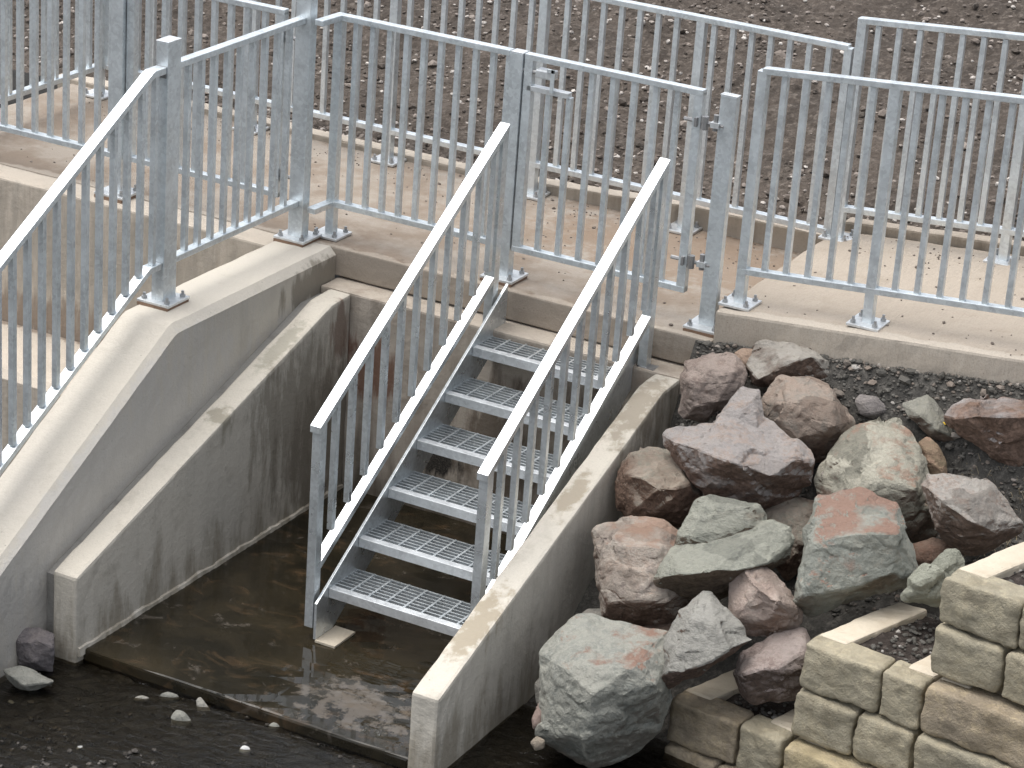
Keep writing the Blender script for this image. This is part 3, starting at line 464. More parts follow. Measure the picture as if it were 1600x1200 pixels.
    [(0.141,-2.708,-1.139),(0.178,-2.679,-1.125),(0.207,-2.657,-1.119),(0.283,-2.643,-1.137),(0.355,-2.625,-1.158),(0.353,-2.632,-1.18),(0.277,-2.679,-1.225),(0.228,-2.701,-1.219),(0.183,-2.719,-1.181),(0.199,-2.714,-1.135),(0.24,-2.685,-1.122),(0.327,-2.664,-1.147),(0.285,-2.702,-1.183),(0.223,-2.719,-1.161),(0.178,-2.651,-1.154),(0.25,-2.624,-1.164),(0.3,-2.616,-1.194),(0.214,-2.667,-1.22),(0.275,-2.736,-1.165),(0.366,-2.666,-1.149),(0.208,-2.738,-1.134)],
  ]),
  'chipa': ('paleflake', 'flat white flake lying in the stream below the low wall end', [
    [(0.654,-2.5,-1.205),(0.68,-2.482,-1.19),(0.712,-2.465,-1.191),(0.729,-2.465,-1.206),(0.696,-2.486,-1.222),(0.665,-2.502,-1.222),(0.673,-2.5,-1.202),(0.707,-2.478,-1.193),(0.698,-2.491,-1.212),(0.675,-2.472,-1.202),(0.711,-2.462,-1.212),(0.666,-2.488,-1.223)],
  ]),
  'chipb': ('greenslab', 'dull green flake beside the white flake in the stream', [
    [(0.733,-2.421,-1.195),(0.761,-2.397,-1.184),(0.803,-2.383,-1.189),(0.82,-2.384,-1.213),(0.787,-2.404,-1.233),(0.752,-2.428,-1.227),(0.756,-2.422,-1.194),(0.798,-2.399,-1.191),(0.79,-2.415,-1.215),(0.757,-2.387,-1.199),(0.8,-2.379,-1.219),(0.75,-2.408,-1.23)],
  ]),
  'chipc': ('paleflake', 'pale grey upright chip near the channel floor edge', [
    [(0.901,-2.396,-1.179),(0.909,-2.38,-1.168),(0.932,-2.381,-1.179),(0.975,-2.385,-1.217),(0.966,-2.394,-1.246),(0.938,-2.409,-1.242),(0.917,-2.413,-1.217),(0.919,-2.402,-1.186),(0.938,-2.394,-1.185),(0.959,-2.403,-1.225),(0.929,-2.413,-1.208),(0.909,-2.372,-1.188),(0.954,-2.375,-1.223),(0.929,-2.393,-1.24)],
  ]),
  'chipd': ('greenslab', 'olive angular stone in the shallow stream', [
    [(0.881,-2.549,-1.191),(0.895,-2.524,-1.168),(0.93,-2.511,-1.175),(0.974,-2.519,-1.21),(0.964,-2.53,-1.238),(0.919,-2.556,-1.247),(0.892,-2.563,-1.229),(0.905,-2.555,-1.19),(0.935,-2.533,-1.18),(0.956,-2.545,-1.218),(0.912,-2.563,-1.213),(0.893,-2.513,-1.19),(0.948,-2.508,-1.22),(0.91,-2.535,-1.245)],
  ]),
  'chipe': ('whitechip', 'tiny white chip at the bottom of the stream', [
    [(1.248,-2.6,-1.204),(1.259,-2.581,-1.188),(1.284,-2.571,-1.191),(1.298,-2.578,-1.209),(1.278,-2.589,-1.225),(1.255,-2.601,-1.222),(1.26,-2.599,-1.202),(1.282,-2.583,-1.193),(1.279,-2.594,-1.213),(1.258,-2.575,-1.199),(1.284,-2.572,-1.214),(1.255,-2.589,-1.222)],
  ]),
  'chipf': ('greenslab', 'grey flat chip just below the floor edge', [
    [(1.237,-2.373,-1.197),(1.258,-2.354,-1.184),(1.289,-2.338,-1.19),(1.298,-2.351,-1.214),(1.273,-2.364,-1.231),(1.249,-2.38,-1.223),(1.253,-2.374,-1.197),(1.284,-2.354,-1.192),(1.276,-2.371,-1.215),(1.254,-2.345,-1.198),(1.282,-2.344,-1.219),(1.248,-2.364,-1.225)],
  ]),
}

# ------------------------------------------------------------------ the setting: concrete
FLOOR = -1.15
WX0, WX1 = -.168, .115         # wing wall
LX0, LX1 = .170, .293          # left low wall
RX0, RX1 = 1.890, 2.014        # right low wall
def rough_edges(o, amp=.004, cuts_len=.05):
    """break up the straight lines of cast concrete"""
    bm = bmesh.new(); bm.from_mesh(o.data)
    for _ in range(7):
        es = [e for e in bm.edges if e.calc_length() > cuts_len * 2]
        if not es or len(bm.faces) > 30000: break
        bmesh.ops.subdivide_edges(bm, edges=es, cuts=1, use_grid_fill=True)
    bmesh.ops.triangulate(bm, faces=[f for f in bm.faces if len(f.verts) > 4])
    bm.normal_update()
    for v in bm.verts:
        p = v.co * 9; q = v.co * 31
        v.co += v.normal * (noise.noise(p) * amp + noise.noise(q) * amp * .5)
    bm.to_mesh(o.data); bm.free()

walk = struct('walkway', MB().box(-2.5, 2.085, -.13, 1.31, -.142, 0), 'slab', .008); rough_edges(walk, .004)
kerb_secs = []
for x, z in ((-2.6, .03), (.2, .035), (1.0, .085), (1.35, .115), (2.085, .12)):
    kerb_secs.append([(x, 1.262, -.1), (x, 1.262, z), (x, 1.36, z), (x, 1.36, -.1)])
kerb = struct('kerb', MB().loft(kerb_secs), 'coping', .012); rough_edges(kerb, .007)
def ramp_z(x): return .15 + .083 * (x - 2.1)
ramp = struct('ramp', MB().loft([[(x, -.13, ramp_z(x) - .34), (x, -.13, ramp_z(x)), (x, 1.30, ramp_z(x)), (x, 1.30, ramp_z(x) - .34)] for x in (2.09, 3.0, 4.0, 5.2)]), 'ramp', .014); rough_edges(ramp, .006)
ramp_kerb = struct('kerb_ramp', MB().loft([[(x, 1.31, ramp_z(x) - .3), (x, 1.31, ramp_z(x) + .045), (x, 1.40, ramp_z(x) + .045), (x, 1.40, ramp_z(x) - .3)] for x in (2.12, 3.0, 4.0, 5.2)]), 'ramp', .012); rough_edges(ramp_kerb, .006)

hw = wthing('headwall', MB().box(WX1, 2.6, -.27, .3, -1.6, -.150), 'head', 'brown stained headwall with narrow ledge behind the metal stair', 'wall', .012); rough_edges(hw, .004)
lhw = wthing('headwall', MB().box(-2.8, WX0, -.31, -.132, -1.6, -.004), 'coping', 'pale headwall with coping under the left gate', 'wall', .010); rough_edges(lhw, .004)
st = wthing('footing_step', MB().prism([(-.86, -1.6), (-.86, -.80), (-.82, -.765), (-.312, -.765), (-.312, -1.6)], -2.8, WX0 - .002), 'coping', 'cream concrete step low down left of the wing wall', 'step', .004)

def wing_top(y):
    if y >= -1.43: return 0.0
    if y >= -1.48: return -.5 * (-1.43 - y) ** 2 / .05 * .565
    return -.0141 - .565 * (-1.48 - y)
secs = []
for y in (-.134, -.6, -1.0, -1.43, -1.445, -1.465, -1.48, -2.0, -2.6, -3.2, -4.2):
    z = wing_top(y); secs.append([(WX0, y, -1.7), (WX0, y, z), (WX1 - .036, y, z), (WX1, y, z - .036), (WX1, y, -1.7)])
wing = wthing('wing_wall', MB().loft(secs), 'wing', 'tall pale concrete wing wall sloping down under the left railing', 'wall'); rough_edges(wing, .003, .06)
part('joint_strip', MB().prism([(-.275, -1.5), (-.275, -.19), (-.44, -.19), (-2.37, -.835), (-2.37, -1.5)], WX1 + .001, LX0 - .001), 'strip', wing)
def low_profile(y1, z1): return [(-.272, -1.5), (-.272, -.152), (-.44, -.160), (y1, z1), (y1, -1.5)]
lw = wthing('low_wall', MB().prism(low_profile(-2.40, -.800), LX0, LX1), 'low', 'low sloping concrete wall on the left of the stair, against the wing wall', 'wall', .014); rough_edges(lw, .004)
rw = wthing('low_wall', MB().prism(low_profile(-2.355, -.845), RX0, RX1), 'low', 'low sloping concrete wall on the right of the stair, beside the boulders', 'wall', .014); rough_edges(rw, .004)
fl = struct('channel_floor', MB().box(LX1 - .003, RX0 + .003, -2.352, -.265, -1.4, FLOOR), 'floor', .012); rough_edges(fl, .004)
def fillet(name, x0, x1, y0, y1, t, mat):      # rough mortar fillet at the wall foot
    mb = MB(); n = 90; rnd = random.Random(5); secs = []
    for i in range(n + 1):
        y = y0 + (y1 - y0) * i / n; h = .020 + .014 * noise.noise(Vector((y * 9, 3, 1))) + .006 * noise.noise(Vector((y * 40, 1, 1))); w2 = .018 + .012 * noise.noise(Vector((y * 7, 8, 1))) + rnd.uniform(-.003, .003)
        s = 1 if x1 > x0 else -1
        secs.append([(x0, y, FLOOR - .02), (x0, y, FLOOR + h), (x0 + s * .012, y, FLOOR + h * .8), (x0 + s * w2, y, FLOOR - .02)])
    part(name, mb.loft(secs), mat, t)
fillet('mortar_fillet', LX1 - .002, 1, -.28, -2.39, lw, 'low')

# ------------------------------------------------------------------ terrain
def grid(name, mat, x0, x1, y0, y1, step, fz, kind='structure'):
    nx = int((x1 - x0) / step) + 1; ny = int((y1 - y0) / step) + 1
    vs = []; fs = []
    for j in range(ny):
        y = y0 + (y1 - y0) * j / (ny - 1)
        for i in range(nx):
            x = x0 + (x1 - x0) * i / (nx - 1); vs.append((x, y, fz(x, y)))
    for j in range(ny - 1):
        for i in range(nx - 1):
            a = j * nx + i; fs.append((a, a + 1, a + nx + 1, a + nx))
    me = bpy.data.meshes.new(name); me.from_pydata(vs, [], fs); me.update()
    o = link(name, me, mat); o['kind'] = kind; return o
def fbm(x, y, s, oct=4, seed=0.0):
    t = 0; a = 1.0
    for k in range(oct):
        t += a * noise.noise(Vector((x * s + seed, y * s * 1.0, seed * .37 + k))); s *= 2.05; a *= .55
    return t
def ridged(x, y, s, seed):
    return 1 - abs(noise.noise(Vector((x * s, y * s, seed)))) * 2
def bank_z(x, y):
    d = max(0, y - 1.33)
    z = -.03 + .20 * d + .022 * max(0, x - 2.0) * (1 if x > 2 else 0) + .05 * max(0, x - 2.0)
    near = min(1, d / .25)
    return z + near * (.05 * fbm(x, y, 1.1, 3, 4) + .018 * fbm(x, y, 5.0, 4, 1) + .015 * fbm(x, y, 20, 3, 7))
bank = grid('soil_bank', 'soil', -6.5, 6.5, 1.34, 9.5, .028, bank_z)
far = grid('hillside', 'soil', -60, 60, 9.3, 90, 2.0, lambda x, y: -.03 + .20 * (y - 1.33) - .03)
def bed_z(x, y):
    return -1.215 + .020 * fbm(x, y, 1.6, 3, 9) + .012 * fbm(x, y, 9, 3, 2) + .008 * fbm(x, y, 40, 2, 3)
bed = grid('river_bed', 'bed', -1.2, 3.4, -5.2, -1.2, .03, bed_z)
ground = grid('ground', 'bed', -90, 90, -90, 8, 4.0, lambda x, y: -1.62)
wt = grid('stream_water', 'water', -1.2, 3.4, -5.2, -1.6, .5, lambda x, y: -1.200)
NS = Vector((0, 1.25, -2.07)).normalized()
def slope_z(x, y):
    top = .055 + .105 * (x - 2.6); pl = .05 + (y + .13) * .604
    dip = .24 if x > 3.35 and y > -.75 else .36
    deep = pl - dip
    if y > -.40: f = max(0, (-.15 - y) / .25); z = top * (1 - f) + (.05 - .27 * .604 - dip) * f
    elif y > -1.38: z = deep
    else: f = min(1, (-1.38 - y) / .2); z = deep * (1 - f) + -1.30 * f
    return max(-1.5, z) + .016 * fbm(x, y, 7, 3, 5) + .010 * fbm(x, y, 30, 2, 6)
slope = grid('gravel_slope', 'gravel', 2.016, 5.6, -2.6, -.125, .022, slope_z)

ICO_V = []; t_ = (1 + 5 ** .5) / 2
for a in (-1, 1):
    for b in (-t_, t_): ICO_V += [(a, b, 0), (0, a, b), (b, 0, a)]
def ico_faces():
    bm = bmesh.new(); vs = [bm.verts.new(v) for v in ICO_V]; bmesh.ops.convex_hull(bm, input=vs); bm.verts.index_update()
    f = [tuple(v.index for v in q.verts) for q in bm.faces]; bm.free(); return f
ICO_F = ico_faces()
def scatter(name, mat, label, cat, spots, seed):
    """loose stones nobody could count: spots = iterable of (x, y, z, size, tone)"""
    rnd = random.Random(seed); vs = []; fs = []; tone = []
    for x, y, z, s, tn in spots:
        b = len(vs); rz = rnd.uniform(0, 6.28); ca, sa = math.cos(rz), math.sin(rz); sx, sy, sz = s * rnd.uniform(.35, .62), s * rnd.uniform(.3, .5), s * rnd.uniform(.2, .4)
        for vx, vy, vz in ICO_V:
            j = rnd.uniform(.38, .66); px, py, pz = vx * sx * j, vy * sy * j, vz * sz * j
            vs.append((x + px * ca - py * sa, y + px * sa + py * ca, z + pz))
        fs += [tuple(i + b for i in f) for f in ICO_F]; tone += [tn] * 12
    me = bpy.data.meshes.new(name); me.from_pydata(vs, [], fs); me.update()
    at = me.attributes.new('tone', 'FLOAT', 'POINT'); at.data.foreach_set('value', tone)
    o = link(name, me, mat); o['kind'] = 'stuff'; tag(o, label, cat); return o
rnd = random.Random(11)
sp = []
for _ in range(30000):
    x = rnd.uniform(-5.5, 6); y = 1.40 + 7.0 * rnd.random() ** 1.3
    if fbm(x, y, 1.3, 3, 17) + rnd.uniform(-.5, .5) < -.12: continue
    r = rnd.random(); s = rnd.uniform(.014, .034) if r < .93 else rnd.uniform(.035, .075); tn = min(.78, rnd.random() ** 1.4)
    if rnd.random() < .17: tn = rnd.uniform(.78, 1.0); s = rnd.uniform(.018, .040)
    sp.append((x, y, bank_z(x, y) + s * .12, s, tn))
for _ in range(900):     # spilled over the kerb edge
    x = rnd.uniform(-2.4, 2.0); y = 1.35 + abs(rnd.gauss(0, .05)); s = rnd.uniform(.02, .06)
    sp.append((x, y, max(bank_z(x, y), .01) + s * .2, s, rnd.random() ** 1.5))
scatter('bank_stones', 'pebble', 'clods and small white stones strewn over the dark soil bank', 'stones', sp, 1)
sp = []
for _ in range(650):     # grit and crumbs of soil on the slabs
    x = rnd.uniform(-2.2, 3.9); y = (1.25 - abs(rnd.gauss(0, .22))) if rnd.random() < .6 else rnd.uniform(-.1, 1.2); s = rnd.uniform(.006, .014) if rnd.random() < .93 else rnd.uniform(.014, .026)
    if y < -.1 or (2.05 < x < 2.13): continue
    sp.append((x, y, (ramp_z(x) if x > 2.1 else 0.0) + s * .15, s, .3 + rnd.random() * .5))
scatter('slab_grit', 'pebble', 'crumbs of soil and grit scattered on the walkway slabs', 'grit', sp, 4)
sp = []
for _ in range(5200):
    x = rnd.uniform(-1.1, 2.9); y = -2.36 - 1.8 * rnd.random(); 
    s = rnd.uniform(.012, .032) if rnd.random() < .93 else rnd.uniform(.03, .06); tn = rnd.random() ** 1.3 * .9
    near = .8 if y < -2.85 else .12
    if rnd.random() > near: continue
    if rnd.random() < .03: tn = 1.0
    sp.append((x, y, bed_z(x, y) + s * .15, s, tn))
scatter('bed_gravel', 'bedpebble', 'wet gravel and stone chips on the dark stream bed', 'gravel', sp, 2)
sp = []
for _ in range(7000):
    x = rnd.uniform(2.03, 5.0); y = -.14 - .75 * rnd.random() ** 1.6; s = rnd.uniform(.010, .026) if rnd.random() < .92 else rnd.uniform(.025, .06)
    sp.append((x, y, slope_z(x, y) + s * .12, s, rnd.random() ** 1.2 * .95 if rnd.random() > .02 else 1.0))
scatter('slope_gravel', 'gravelpebble', 'dark gravel between the boulders and below the raised slab', 'gravel', sp, 3)

# ------------------------------------------------------------------ steel railings and gates
RW, RH, BW = .046, .028, .026      # rail width, rail height, baluster width
def bolt_mb(): return MB().cyl((0, 0, 0), (0, 0, .012), .013, 6).cyl((0, 0, .010), (0, 0, .028), .007, 6)
def plate_mb(w, d): return lambda: MB().box(-w / 2, w / 2, -d / 2, d / 2, 0, .012)
def base_plate(t, x, y, z, w=.15, d=.15, mat='galv_plate'):
    mb = MB().box(x - w / 2, x + w / 2, y - d / 2, y + d / 2, z + .002, z + .014)
    p = shared('base_plate', (w, d), plate_mb(w, d), mat, t, (x, y, z + .004), .002)
    for sx in (-1, 1):
        for sy in (-1, 1):
            shared('bolt', 0, bolt_mb, 'bolt', p, (x + sx * (w / 2 - .024), y + sy * (d / 2 - .024), z + .016))
    return p
def post(t, x, y, z0, z1, w=.045, d=.045, name='post', mat='galv'):
    return shared(name, (w, d, round(z1 - z0, 3)), lambda: MB().box(-w / 2, w / 2, -d / 2, d / 2, 0, z1 - z0), mat, t, (x, y, z0), .003)
def rail_path(t, pts, name, w=RW, h=RH, mat='galv', top=True):
    """rail along a path of points given on its top face; one section per point so that bends are mitred"""
    secs = []; P = [Vector(p) for p in pts]
    for i, p in enumerate(P):
        a = (P[i] - P[i - 1]).normalized() if i else (P[1] - P[0]).normalized()
        b = (P[i + 1] - P[i]).normalized() if i < len(P) - 1 else a
        dv = (a + b).normalized(); hz = Vector((dv.x, dv.y, 0)).normalized(); sd_ = Vector((hz.y, -hz.x, 0))
        k = 1 / max(.5, math.sqrt(max(.05, (1 + a.dot(b)) / 2)))
        ha, hb = Vector((a.x, a.y)), Vector((b.x, b.y))
        kk = 1 / max(.5, math.sqrt(max(.05, (1 + ha.normalized().dot(hb.normalized())) / 2)))
        secs.append([p + sd_ * w / 2 * kk, p + sd_ * w / 2 * kk - Vector((0, 0, h)), p - sd_ * w / 2 * kk - Vector((0, 0, h)), p - sd_ * w / 2 * kk])
    return part(name, MB().loft(secs), mat, t, .003)
def balusters(t, p0, p1, n, zb, zt, bw=BW, mat='galv', ends=False):
    """n upright bars between plan points; zb / zt give the bar foot and head height at each plan point"""
    for i in range(n):
        f = (i + 1) / (n + 1); x = p0[0] + (p1[0] - p0[0]) * f; y = p0[1] + (p1[1] - p0[1]) * f
        a, b = zb(x, y), zt(x, y)
        shared('baluster', (bw, round(b - a, 2)), lambda: MB().box(-bw / 2, bw / 2, -bw / 2, bw / 2, 0, b - a), mat, t, (x, y, a), .002)
const = lambda c: (lambda x, y: c)
GRP = 'galvanised railing panels'
def flat_panel(label, p0, p1, zt=1.10, zb=.185, ground=const(0), n=None, posts=(), ret=None, name='railing', slope=0.0, ends=(True, True)):
    """posts: fractions along the panel that carry a standing post with base plate"""
    L = math.hypot(p1[0] - p0[0], p1[1] - p0[1]); t = thing(name, label, 'railing', (p0[0], p0[1], ground(*p0)), GRP)
    gz = ground
    pos = lambda f: (p0[0] + (p1[0] - p0[0]) * f, p0[1] + (p1[1] - p0[1]) * f)
    tp = [(pos(f)[0], pos(f)[1], gz(*pos(f)) + zt) for f in (0, 1)]; bp_ = [(pos(f)[0], pos(f)[1], gz(*pos(f)) + zb) for f in (0, 1)]
    ex = Vector((p1[0] - p0[0], p1[1] - p0[1], 0)).normalized() * .02
    if ret:
        rp = Vector((ret[0], ret[1], 0)); tp = [(ret[0], ret[1], gz(*ret) + zt)] + tp; bp_ = [(ret[0], ret[1], gz(*ret) + zb)] + bp_
    rail_path(t, tp, 'top_rail'); rail_path(t, bp_, 'bottom_rail')
    n = n if n is not None else max(1, round(L / .1) - 1)
    fs = sorted(posts)
    for i in range(1, n + 1):
        f = i / (n + 1)
        if any(abs(f - q) * L < .05 for q in fs): continue
        x, y = pos(f); a = gz(x, y) + zb - .002; b = gz(x, y) + zt - RH + .002
        shared('baluster', (BW, round(b - a, 2)), lambda: MB().box(-BW / 2, BW / 2, -BW / 2, BW / 2, 0, b - a), 'galv', t, (x, y, a), .002)
    for f in fs:
        x, y = pos(f); z = gz(x, y); post(t, x, y, z + .01, z + zt - RH * .5); base_plate(t, x, y, z)
    for f, e in ((0, ends[0]), (1, ends[1])):
        if e and not any(abs(f - q) < .02 for q in fs):
            x, y = pos(f); z = gz(x, y); post(t, x, y, z + zb - RH, z + zt - RH * .5, .04, .04, 'end_post')
    return t
def standing_post(label, x, y, z0, h, w, d, plate=(.17, .17), holes=True):
    t = thing('railing_post', label, 'post', (x, y, z0), 'free standing railing posts')
    p = post(t, x, y, z0 + .016, z0 + h, w, d); base_plate(t, x, y, z0 + .008, *plate)
    part('packing', MB().box(x - plate[0] / 2 + .004, x + plate[0] / 2 - .003, y - plate[1] / 2 - .004, y + plate[1] / 2 - .006, z0 - .004, z0 + .0115), 'shim', t)
    part('cap', MB().box(x - w / 2 - .002, x + w / 2 + .002, y - d / 2 - .002, y + d / 2 + .002, z0 + h, z0 + h + .006), 'galv_plate', t, .002)
    return t

tall = standing_post('tall steel post at the corner where wing wall meets walkway', -.094, -.150, 0, 1.215, .080, .060)
leftp = standing_post('tall steel post left of the left gate', -1.139, -.165, 0, 1.215, .070, .060)
wingp = standing_post('free standing steel post at the crest of the sloping wing wall', -.100, -1.250, 0, 1.205, .064, .098)
gpl = standing_post('steel gate post at the latch side of the stair gate', .955, .0, 0, 1.095, .062, .055)
gpr = standing_post('steel gate post at the hinge side, right of the stair gate', 2.003, .005, 0, 1.095, .078, .040, (.17, .17))

flat_panel('short railing panel between the tall corner post and the stair gate', (0, 0), (.915, 0), n=9, posts=(0,), ret=(-.012, -.175), zb=.182)
flat_panel('railing panel at the far left between the left gate and the picture edge', (-2.24, -.15), (-1.185, -.15), zb=.215, posts=(0,))
flat_panel('side railing crossing the left end of the walkway', (-2.24, -.12), (-2.24, 1.17), posts=(1,), ends=(False, True))
flat_panel('long rear railing along the soil bank behind the walkway', (-2.20, 1.19), (2.087, 1.19), n=42, posts=(.2215, .4215, .6215, .8215))
rz = lambda x, y: ramp_z(x)
flat_panel('front railing on the raised ramp slab, right of the gate', (2.150, 0), (4.9, 0), ground=rz, posts=(0, .2215, .535, .848), n=26, zb=.178)
flat_panel('rear railing on the raised ramp slab, stepped up at the right', (2.118, 1.19), (5.0, 1.19), ground=lambda x, y: ramp_z(x) - .012, posts=(.008, .296, .585, .874), n=27, zb=.172)
flat_panel('level railing panel on the wing wall between its two posts', (-.100, -1.20), (-.100, -.182), zb=.205, n=9, ends=(False, False))
# sloping panel down the wing wall
t = thing('railing', 'railing panel sloping down the wing wall at the left edge', 'railing', (-.1, -1.3, 0), GRP)
def wr(y, z): return z if y > -1.39 else z - .565 * (-1.39 - y)
ys = (-1.302, -1.38, -1.40, -3.9)
rail_path(t, [(-.1, y, wr(y, 1.10)) for y in ys], 'top_rail', .055, .03); rail_path(t, [(-.1, y, wr(y, .205)) for y in ys], 'bottom_rail', .05, .03)
for i in range(25):
    y = -1.345 - .098 * i; a = wr(y, .205) - .004; b = wr(y, 1.10) - .03
    shared('baluster', (BW, .866), lambda: MB().box(-BW / 2, BW / 2, -BW / 2, BW / 2, 0, .866), 'galv', t, (-.1, y, b - .864), .002)
part('bracket', MB().box(-.125, -.075, -1.305, -1.297, 1.05, 1.10), 'dark_steel', t)

def gate(label, x0, x1, y, z0, zt, zb, nb, latch_left, group='pedestrian gates'):
    t = thing('gate', label, 'gate', (x0, y, z0), group)
    rail_path(t, [(x0, y, z0 + zt), (x1, y, z0 + zt)], 'top_rail', .042, .028); rail_path(t, [(x0, y, z0 + zb), (x1, y, z0 + zb)], 'bottom_rail', .042, .028)
    for x in (x0 + .021, x1 - .021): post(t, x, y, z0 + zb - .028, z0 + zt - .012, .042, .040, 'stile')
    for i in range(nb):
        x = x0 + .021 + (x1 - x0 - .042) * (i + 1) / (nb + 1)
        a = z0 + zb - .002
        b = z0 + zt - .026
        if latch_left and i < 2: b = z0 + .935
        shared('baluster', (BW, round(b - a, 2)), lambda: MB().box(-BW / 2, BW / 2, -BW / 2, BW / 2, 0, b - a), 'galv', t, (x, y, a), .002)
    return t
g1 = gate('stair gate with lock box above the top of the metal stair', .992, 1.882, .0, 0, 1.100, .180, 7, True)
lk = part('lock_rail', MB().box(1.01, 1.225, -.02, .02, .93, .955), 'galv_plate', g1, .002)
part('lock_case', MB().box(1.055, 1.145, -.030, .026, 1.000, 1.040), 'galv_plate', g1, .006)
part('lock_hasp', MB().box(1.135, 1.155, -.036, -.028, .945, 1.055).box(1.115, 1.155, -.036, -.028, 1.035, 1.055), 'galv', g1, .003)
part('latch_bolt', MB().cyl((.975, -.008, 1.02), (1.07, -.008, 1.02), .011, 10), 'dark_steel', g1)
def hinge(t, x0, x1, y, z):
    h = part('hinge', MB().cyl((x0 - .09, y, z), (x1 + .03, y, z), .010, 8).cyl((x0 + .012, y - .006, z - .03), (x0 + .012, y - .006, z + .03), .017, 8).box(x0 - .03, x0 - .018, y - .028, y + .02, z - .02, z + .02), 'dark_steel', t)
    part('hinge_pin', MB().cyl((x1 - .012, y, z - .028), (x1 - .012, y, z + .045), .012, 8), 'dark_steel', h)
    part('hinge_plate', MB().prism([(y - .02, z + .012), (y + .02, z + .012), (y + .02, z - .012), (y - .02, z - .012)], x1 - .03, x1 + .012), 'galv_plate', h)
for z in (.955, .305): hinge(g1, 1.888, 1.962, -.008, z)
g2 = gate('left gate between two tall steel posts', -1.100, -.205, -.15, 0, 1.112, .218, 8, False)
for z in (.98, .30):
    hb = part('hinge', MB().cyl((-.225, -.15, z), (-.13, -.15, z), .010, 8).cyl((-.185, -.15, z - .03), (-.185, -.15, z + .03), .016, 8), 'dark_steel', g2)

# ------------------------------------------------------------------ metal stair
stair = thing('metal_stair', 'galvanised steel stair with six grating treads and two handrails', 'stair', (1.41, -1.72, FLOOR))
SX0, SX1 = 1.045, 1.777
def str_z(y): return -.964 + .640 * (y + 1.72)
for x0, x1 in ((SX0, SX0 + .013), (SX1 - .013, SX1)):
    pr = [(-1.725, FLOOR + .012), (-1.725, str_z(-1.725)), (-.150, str_z(-.150)), (-.150, -.185), (-1.585, FLOOR + .012)]
    sg = part('stringer', MB().prism(pr, x0, x1), 'galv_stair', stair, .002)
    fx = x1 if x0 == SX0 else x0 - .10
    fp = part('foot_plate', MB().box(fx, fx + .10, -1.73, -1.56, FLOOR + .002, FLOOR + .012), 'rim', sg)
T0Y, T0Z, GO, RI = -1.632, -.928, .2348, .1503
def tread_meshes():
    x0, x1 = 0.0, SX1 - SX0 - .030
    g = MB()
    d0, d1 = .030, .236
    for k in range(8):
        y = d0 + .006 + (d1 - d0 - .012) * k / 7; g.box(x0, x1, y - .0036, y + .0036, -.030, -.001)
    n = 8
    for k in range(1, n):
        x = x1 * k / n; g.box(x - .0048, x + .0048, d0, d1, -.012, .001)
    no = MB().box(x0, x1, 0, .034, -.008, .002).box(x0, x1, -.0035, .004, -.042, .002)
    sd_ = MB().box(x0 - .006, x0, 0, d1, -.045, .0).box(x1, x1 + .006, 0, d1, -.045, .0)
    return g.mesh('grating'), no.mesh('nosing', .002), sd_.mesh('side_plate')
gm, nm, sm = tread_meshes()
TH = MB().box(0, SX1 - SX0 - .030, .232, .238, -.032, -.002).mesh('tread')
for i in range(6):
    loc = Vector((SX0 + .015, T0Y + GO * i, T0Z + RI * i))
    tr = link('tread', TH, 'galv_stair', stair, loc - base_of(stair))
    link('grating', gm, 'galv_stair', tr); link('nosing', nm, 'galv_plate', tr); link('side_plate', sm, 'galv_stair', tr)
HX = (1.012, 1.812)
def hr_z(y): return -.150 + .637 * (y + 1.728)
def br_z(y): return -.775 + .628 * (y + 1.64)
for hx in HX:
    yt, yb = -.205, -1.728
    rail_path(stair, [(hx, yb, hr_z(yb)), (hx, yt, hr_z(yt))], 'handrail', .052, .032, 'galv_stair')
    rail_path(stair, [(hx, -1.668, br_z(-1.668)), (hx, -.232, br_z(-.232))], 'bottom_rail', .046, .034, 'galv_stair')
    post(stair, hx, -1.690, FLOOR + .055, hr_z(-1.690) - .018, .042, .050, 'newel_post', 'galv_stair')
    post(stair, hx, -.228, -.245, hr_z(-.228) - .018, .045, .050, 'newel_post', 'galv_stair')
    nb = 11
    for i in range(nb):
        y = -1.645 + .128 * (i + .55); a = br_z(y) - .004; b = hr_z(y) - .022
        shared('baluster', (.024, .60), lambda: MB().box(-.0135, .0135, -.0135, .0135, 0, .606), 'galv_stair', stair, (hx + .007, y, b - .604), .002)
part('fixing_bracket', MB().box(1.79, 1.875, -.262, -.200, -.160, -.148).box(1.79, 1.80, -.262, -.19, -.21, -.148), 'dark_steel', stair)

